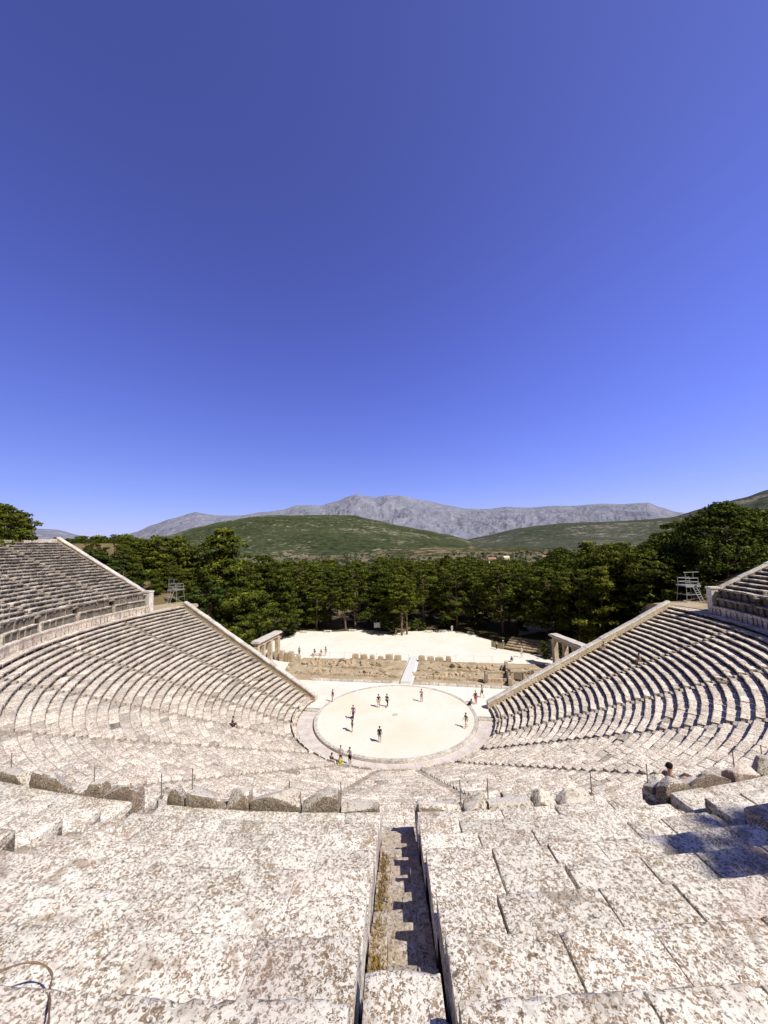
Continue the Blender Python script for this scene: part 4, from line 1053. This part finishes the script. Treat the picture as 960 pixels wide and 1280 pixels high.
def pose(kind):
    """joint positions, metres, facing +Y"""
    J = {}
    if kind in ('stand', 'walk', 'akimbo', 'phone'):
        J['pel'] = V3(0, 0, .95); J['chest'] = V3(0, .0, 1.28); J['neck'] = V3(0, 0, 1.46); J['head'] = V3(0, .015, 1.60)
        k = .0 if kind != 'walk' else 1
        J['hipL'] = V3(-.09, 0, .9); J['hipR'] = V3(.09, 0, .9)
        J['kneeL'] = V3(-.10, .03 + .16 * k, .5); J['kneeR'] = V3(.10, .03 - .02 * k, .5)
        J['ankL'] = V3(-.11, 0 + .24 * k, .08); J['ankR'] = V3(.11, -.0 - .28 * k, .08 + .05 * k)
        J['shL'] = V3(-.18, 0, 1.40); J['shR'] = V3(.18, 0, 1.40)
        if kind == 'akimbo': J['elL'] = V3(-.40, -.04, 1.16); J['elR'] = V3(.40, -.04, 1.16); J['haL'] = V3(-.19, .06, 1.0); J['haR'] = V3(.19, .06, 1.0)
        elif kind == 'phone': J['elL'] = V3(-.24, .10, 1.16); J['elR'] = V3(.24, .10, 1.16); J['haL'] = V3(-.08, .32, 1.36); J['haR'] = V3(.08, .32, 1.36)
        else: J['elL'] = V3(-.24, -.03 - .1 * k, 1.13); J['elR'] = V3(.24, -.03 + .08 * k, 1.13); J['haL'] = V3(-.25, .06 - .1 * k, .88); J['haR'] = V3(.25, .06 + .2 * k, .9)
    elif kind == 'sit':
        J['pel'] = V3(0, 0, .12); J['chest'] = V3(0, .05, .46); J['neck'] = V3(0, .09, .63); J['head'] = V3(0, .13, .77)
        J['hipL'] = V3(-.09, .03, .09); J['hipR'] = V3(.09, .03, .09); J['kneeL'] = V3(-.12, .44, .12); J['kneeR'] = V3(.12, .46, .10)
        J['ankL'] = V3(-.11, .48, -.30); J['ankR'] = V3(.12, .54, -.30)
        J['shL'] = V3(-.18, .06, .57); J['shR'] = V3(.18, .06, .57); J['elL'] = V3(-.24, .12, .32); J['elR'] = V3(.24, .13, .32); J['haL'] = V3(-.12, .34, .24); J['haR'] = V3(.13, .35, .23)
    elif kind == 'recline':
        J['pel'] = V3(0, 0, .12); J['chest'] = V3(0, -.16, .42); J['neck'] = V3(0, -.20, .60); J['head'] = V3(0, -.18, .75)
        J['hipL'] = V3(-.09, .03, .09); J['hipR'] = V3(.09, .03, .09); J['kneeL'] = V3(-.10, .40, .36); J['kneeR'] = V3(.12, .44, .22)
        J['ankL'] = V3(-.10, .62, .04); J['ankR'] = V3(.13, .78, .04)
        J['shL'] = V3(-.18, -.18, .54); J['shR'] = V3(.18, -.18, .54); J['elL'] = V3(-.26, -.30, .30); J['elR'] = V3(.28, -.28, .30); J['haL'] = V3(-.26, -.32, .06); J['haR'] = V3(.28, -.30, .06)
    elif kind == 'crouch':
        J['pel'] = V3(0, -.12, .30); J['chest'] = V3(0, .08, .58); J['neck'] = V3(0, .16, .73); J['head'] = V3(0, .23, .85)
        J['hipL'] = V3(-.10, -.10, .28); J['hipR'] = V3(.10, -.10, .28); J['kneeL'] = V3(-.16, .26, .46); J['kneeR'] = V3(.16, .28, .44)
        J['ankL'] = V3(-.13, -.02, .08); J['ankR'] = V3(.13, .0, .08)
        J['shL'] = V3(-.18, .12, .68); J['shR'] = V3(.18, .12, .68); J['elL'] = V3(-.24, .28, .48); J['elR'] = V3(.24, .28, .48); J['haL'] = V3(-.12, .46, .36); J['haR'] = V3(.12, .46, .36)
    return J
PM = {}
def person_meshes(kind):
    if kind in PM: return PM[kind]
    J = pose(kind); v = []; e = []
    def a(p, r, par=None, r2=None):
        v.append((p.x, p.y, p.z, r, r2 or r)); i = len(v) - 1
        if par is not None: e.append((par, i))
        return i
    up = (J['head'] - J['neck']).normalized(); fw = V3(0, 1, 0)
    pel = a(J['pel'], .125, None, .10); belly = a(J['pel'].lerp(J['chest'], .45), .115, pel, .09); ch = a(J['chest'], .135, belly, .10)
    nk = a(J['neck'], .052, ch); h0 = a(J['head'] - up * .055, .068, nk, .075); h1 = a(J['head'] + up * .03, .078, h0, .092); a(J['head'] + up * .105, .05, h1, .06)
    a(J['head'] - up * .012 + fw * .105, .012, h1)      # nose
    for s in 'LR':
        sh = a(J['sh' + s], .056, ch); el = a(J['el' + s], .040, a(J['sh' + s].lerp(J['el' + s], .5), .048, sh)); ha = J['ha' + s]
        wr = a(ha, .026, a(J['el' + s].lerp(ha, .45), .036, el), .026)
        d = (ha - J['el' + s]).normalized(); sx = -1 if s == 'L' else 1; side = V3(1, 0, 0) * -sx
        if abs(d.x) > .8: side = V3(0, 1, 0)
        perp = d.cross(side).normalized(); side = perp.cross(d).normalized()
        pm = a(ha + d * .055, .030, wr, .020)
        for q, (o, L_) in enumerate(((-.028, .068), (-.010, .078), (.010, .074), (.028, .058))):
            k = a(ha + d * .085 + side * o, .010, pm); k2 = a(ha + d * (.085 + L_ * .5) + side * o * 1.1 + perp * .010, .009, k); a(ha + d * (.085 + L_ * .9) + side * o * 1.1 + perp * .028, .008, k2)
        th = a(ha + d * .04 + side * -.04, .011, pm); a(ha + d * .075 + side * -.055 + perp * .02, .009, th)
        hp = a(J['hip' + s], .085, pel); kn = a(J['knee' + s], .055, a(J['hip' + s].lerp(J['knee' + s], .45), .076, hp)); an = J['ank' + s]
        ak = a(an, .036, a(J['knee' + s].lerp(an, .35), .052, kn)); ft = a(an + V3(0, .07, -.04), .038, ak, .03); a(an + V3(0, .17, -.055), .026, ft, .022)
    body = skinmesh(v, e, 1)
    # shirt with short sleeves
    v = []; e = []
    p0 = a(J['pel'] + (J['chest'] - J['pel']) * .12, .140, None, .115); p1 = a(J['pel'].lerp(J['chest'], .5), .132, p0, .108); p2 = a(J['chest'], .150, p1, .116); a(J['neck'] - up * .05, .07, p2)
    for s in 'LR':
        sh = a(J['sh' + s], .068, p2); a(J['sh' + s].lerp(J['el' + s], .75), .060, sh)
    shirt = skinmesh(v, e, 1)
    out = {'body': body, 'shirt': shirt}
    for nm, end in (('trousers', 1.0), ('shorts', .0)):
        v = []; e = []
        p0 = a(J['pel'] + V3(0, 0, .02), .136, None, .112)
        for s in 'LR':
            hp = a(J['hip' + s], .098, p0); md = a(J['hip' + s].lerp(J['knee' + s], .5), .088, hp)
            kn = a(J['hip' + s].lerp(J['knee' + s], .92), .070, md)
            if end: a(J['knee' + s].lerp(J['ank' + s], .55), .060, kn); a(J['knee' + s].lerp(J['ank' + s], .93), .054, len(v) - 1)
        out[nm] = skinmesh(v, e, 1)
    m_ = MB(); c = J['head'] + up * .035 - fw * .012; n = 12; Vv = []; Ff = []
    for i in range(6):
        for k in range(n):
            th = PI * .62 * i / 5; ph = 2 * PI * k / n
            if math.sin(ph) > .2: th *= .62
            Vv.append((c.x + .098 * math.sin(th) * math.cos(ph), c.y + .116 * math.sin(th) * math.sin(ph), c.z + .112 * math.cos(th)))
    for i in range(5):
        for k in range(n): Ff.append([i * n + k, i * n + (k + 1) % n, (i + 1) * n + (k + 1) % n, (i + 1) * n + k])
    m_.add(Vv, Ff); out['hair'] = m_.mesh('hair', None, True)
    m_ = MB(); c = J['head'] + up * .06
    m_.tube([c, c + up * .012, c + up * .014, c + up * .08, c + up * .11], [.19, .19, .11, .105, .06], 16); out['hat'] = m_.mesh('hat', None, True)
    m_ = MB(); c = J['chest'] - fw * .2 - V3(0, 0, .06); m_.rock(tuple(c), (.30, .16, .42), 2, .05, 4); out['backpack'] = m_.mesh('backpack', None, True)
    for s_ in (-1, 1):
        pass
    PM[kind] = out; return out
CM = {}
def cloth(c):
    if c not in CM:
        CM[c] = simple('cloth_%d' % len(CM), c, tuple(x * .8 for x in c), 9)
    return CM[c]
SKIN = (.50, .30, .20)
def person(x, y, z, rz, kind, top, bottom, label, short=False, hair=(.03, .02, .015), hat=None, pack=None, s=1.0, group=None):
    pm = person_meshes(kind); root = tag(empty('person', (x, y, z), rz), label, 'person', group); root.scale = (s, s, s)
    def part(nm, me, c):
        o = link(nm, me, root)
        if len(me.materials) == 0: me.materials.append(None)
        o.material_slots[0].link = 'OBJECT'; o.material_slots[0].material = cloth(c); return o
    part('body', pm['body'], SKIN); part('shirt', pm['shirt'], top)
    part('shorts' if short else 'trousers', pm['shorts' if short else 'trousers'], bottom)
    part('hair', pm['hair'], hair)
    if hat: part('hat', pm['hat'], hat)
    if pack: part('backpack', pm['backpack'], pack)
    return root
BK, NV, WH, GY, RD, PU, YE, BG, BL = (.02, .02, .022), (.03, .035, .07), (.75, .74, .72), (.30, .30, .32), (.55, .03, .04), (.12, .07, .16), (.75, .72, .10), (.45, .38, .28), (.12, .17, .28)
person(-9.2, 3.0, 0, 2.4, 'stand', RD, WH, 'person in a red top at the left rim of the orchestra')
person(-5.0, -1.8, .07, 3.0, 'walk', PU, PU, 'person in dark purple clothes walking on the left side of the sandy orchestra')
person(-4.3, -4.9, .07, 1.9, 'akimbo', BK, (.05, .05, .055), 'person in black with bent elbows on the orchestra, just below the one in purple', True, hat=BK)
person(-.7, -6.8, .07, 0.1, 'stand', BK, GY, 'person in a black shirt and grey shorts, nearest the viewer on the orchestra', True, pack=BK)
person(-2.5, 1.9, .07, .4, 'stand', BK, BG, 'left person of the pair in dark clothes at the orchestra centre', True)
person(-1.4, 2.1, .07, -.5, 'walk', NV, BK, 'right person of the pair in dark clothes at the orchestra centre')
person(3.0, 4.3, .07, 2.9, 'phone', (.42, .42, .40), (.36, .34, .33), 'person in light grey holding up a phone at the far side of the orchestra')
person(8.7, -2.4, .07, 2.2, 'walk', BL, WH, 'person in a blue-grey top at the right rim of the orchestra', True)
person(11.2, 6.8, 0, 1.0, 'walk', GY, BK, 'person in grey by the front right corner of the stage ruin', True)
person(10.2, 4.6, 0, 3.6, 'stand', BK, RD, 'person in black top and red trousers at the right rim of the orchestra')
person(9.4, 3.9, 0, 4.2, 'crouch', BK, BK, 'person in black crouching beside the one in red trousers')
person(-3.95, -10.7, -.17, 3.3, 'stand', (.62, .60, .58), GY, 'left of two people standing in the drain lane at the foot of the seats')
person(-2.95, -10.9, -.17, 2.8, 'phone', (.45, .45, .46), BK, 'right of two people standing in the drain lane at the foot of the seats', True)
x, y, z = P(12.6, 248.4, LZ0); person(x, y, z, rad(248.4 + 90), 'sit', PU, NV, 'person in dark purple sitting on the first row below the stairs', True, hair=BK)
x, y, z = P(12.55, 253.0, LZ0); person(x, y, z, rad(253 + 90), 'sit', YE, YE, 'person in bright yellow sitting on the first row', True)
k_ = 9; x, y, z = P(LR0 + k_ * LD + .35, 218.5, LZ0 + k_ * LRISE); person(x, y, z, rad(218.5 + 90), 'sit', PU, BK, 'lone person in dark clothes sitting halfway up the left lower seats', True)
k_ = 20; x, y, z = P(LR0 + k_ * LD + .4, 12.3, LZ0 + k_ * LRISE); person(x, y, z, rad(12 + 90), 'sit', (.6, .55, .5), BG, 'person in pale clothes sitting beside the right wing wall')
k_ = 21; x, y, z = P(LR0 + k_ * LD + .4, 358.8, LZ0 + k_ * LRISE); person(x, y, z, rad(358 + 90), 'sit', (.32, .24, .2), (.25, .2, .17), 'person in brownish clothes sitting in the middle of the right lower seats')
x, y, z = P(UR0 + .10, 289.8, UZ0 - .2); person(x, y, z, rad(-75), 'recline', (.40, .30, .28), (.25, .22, .24), 'black-haired woman sitting on the broken stones at the right, among the posts', True, hair=(.01, .01, .012), s=.84)
for (x, y, rz, kd, t, b, lb, sh, ht) in ((-19.6, 23.9, 3.0, 'sit', BK, WH, 'leftmost of three people in the group behind the stage ruin, in black hat', False, BK),
    (-18.3, 24.0, 3.2, 'sit', GY, WH, 'middle of three people in the group behind the stage ruin', False, None), (-17.4, 24.1, 2.8, 'stand', (.4, .4, .42), WH, 'right, standing one of three people in the group behind the stage ruin', False, BK),
    (-22.9, 24.0, 3.1, 'stand', (.3, .3, .27), BK, 'person standing alone near the left stone gate', False, None), (-5.9, 40.8, 2.0, 'stand', (.6, .25, .25), (.4, .2, .15), 'person in reddish clothes beside the bare trunks', True, None),
    (7.1, 45.6, 3.1, 'stand', WH, WH, 'person all in white at the back of the square', False, None), (15.9, 31.1, 2.2, 'walk', WH, BK, 'left person of the pair on the right path', False, None),
    (17.2, 31.5, 2.4, 'walk', GY, BG, 'right person of the pair on the right path, in pale hat', True, WH), (19.8, 26.1, 2.9, 'stand', WH, WH, 'person in white with a sun hat on the path near the right gate', False, WH),
    (17.6, 23.6, 3.4, 'crouch', BK, GY, 'person in dark clothes crouching at the rope right of the ruin', False, None)):
    zz = .46 if kd == 'sit' else 0
    person(x, y, zz, rz, kd, t, b, lb, sh, hat=ht)
m_ = MB(); m_.rock((0, 0, .22), (3.0, .55, .44), 6, .05, 5); o = m_.build('stone_bench', M['coping']); o.location = (-18.9, 24.0, 0)
tag(o, 'long low stone block on which people sit behind the left stage ruin', 'stone block')

# ---------------------------------------------------------------- light
SUN_EL = 50.0; sd = Vector((.857 * math.cos(rad(SUN_EL)), -.516 * math.cos(rad(SUN_EL)), math.sin(rad(SUN_EL)))).normalized()
sl = bpy.data.lights.new('sun', 'SUN'); sl.energy = 5.0; sl.angle = rad(.53); sl.color = (1.0, .945, .85)
so = bpy.data.objects.new('sun', sl); COL.objects.link(so); so.rotation_euler = sd.to_track_quat('Z', 'Y').to_euler(); so.location = (60, -60, 90)
w = bpy.data.worlds.new('World'); scene.world = w; w.use_nodes = True; nt = w.node_tree
bg = nt.nodes['Background']; sky = nt.nodes.new('ShaderNodeTexSky'); sky.sky_type = 'NISHITA'; sky.sun_disc = False
sky.sun_elevation = rad(SUN_EL); sky.sun_rotation = math.atan2(sd.x, sd.y); sky.altitude = 300; sky.air_density = 1.0; sky.dust_density = .3; sky.ozone_density = 3.0
sep = nt.nodes.new('ShaderNodeSeparateColor'); nt.links.new(sky.outputs[0], sep.inputs[0]); cmb = nt.nodes.new('ShaderNodeCombineColor')
for i, (g, k) in enumerate(((.90, 1.04), (.93, .93), (.61, 3.2))):
    pw = math_(nt, 'POWER', sep.outputs[i], g); nt.links.new(math_(nt, 'MULTIPLY', pw, k), cmb.inputs[i])
# unseen sky behind the camera and overhead dimmed to cut blue fill in shadows
tc = nt.nodes.new('ShaderNodeTexCoord'); sx = nt.nodes.new('ShaderNodeSeparateXYZ'); nt.links.new(tc.outputs['Generated'], sx.inputs[0])
def sstep(src, a_, b_):
    mr = nt.nodes.new('ShaderNodeMapRange'); mr.interpolation_type = 'SMOOTHSTEP'; nt.links.new(src, mr.inputs['Value'])
    mr.inputs['From Min'].default_value = a_; mr.inputs['From Max'].default_value = b_; return mr.outputs[0]
gx_ = math_(nt, 'ADD', math_(nt, 'MULTIPLY', sstep(sx.outputs[0], -.55, .75), .34), .90)
lit = nt.nodes.new('ShaderNodeVectorMath'); lit.operation = 'SCALE'; nt.links.new(cmb.outputs[0], lit.inputs[0]); nt.links.new(gx_, lit.inputs['Scale'])
up_ = mix(nt, sstep(sx.outputs[2], .25, .85), lit.outputs[0], mix(nt, 1.0, lit.outputs[0], (.98, .92, .72), 'MULTIPLY'))
bk = math_(nt, 'MAXIMUM', sstep(math_(nt, 'MULTIPLY', sx.outputs[1], -1.0), -.30, .25), sstep(sx.outputs[2], .84, .97))
dim = mix(nt, 1.0, up_, (.42, .34, .14), 'MULTIPLY')
nt.links.new(mix(nt, bk, up_, dim), bg.inputs['Color']); bg.inputs['Strength'].default_value = .1

# ---------------------------------------------------------------- camera
f_, pitch, roll, yaw = 472.37, 4.8128, -1.5631, -9.9987
q = rad(pitch); ya = rad(yaw); r_ = rad(roll)
Fh = Vector((math.sin(ya), math.cos(ya), 0)); X = Vector((math.cos(ya), -math.sin(ya), 0))
Fw = Fh * math.cos(q) + Vector((0, 0, math.sin(q))); U = Vector((0, 0, math.cos(q))) - Fh * math.sin(q)
Rv = X * math.cos(r_) + U * math.sin(r_); Uv = U * math.cos(r_) - X * math.sin(r_)
cd = bpy.data.cameras.new('camera'); co_ = bpy.data.objects.new('camera', cd); COL.objects.link(co_)
co_.matrix_world = Matrix(((Rv.x, Uv.x, -Fw.x, CAMX), (Rv.y, Uv.y, -Fw.y, CAMY), (Rv.z, Uv.z, -Fw.z, CAMZ), (0, 0, 0, 1)))
cd.sensor_width = 36; cd.lens = f_ / 1280 * 36; cd.clip_end = 100000; cd.clip_start = .1
scene.camera = co_
scene.view_settings.view_transform = 'Standard'; scene.view_settings.look = 'None'; scene.view_settings.exposure = 0
scene.render.resolution_x = 768; scene.render.resolution_y = 1024
scene.cycles.max_bounces = 6
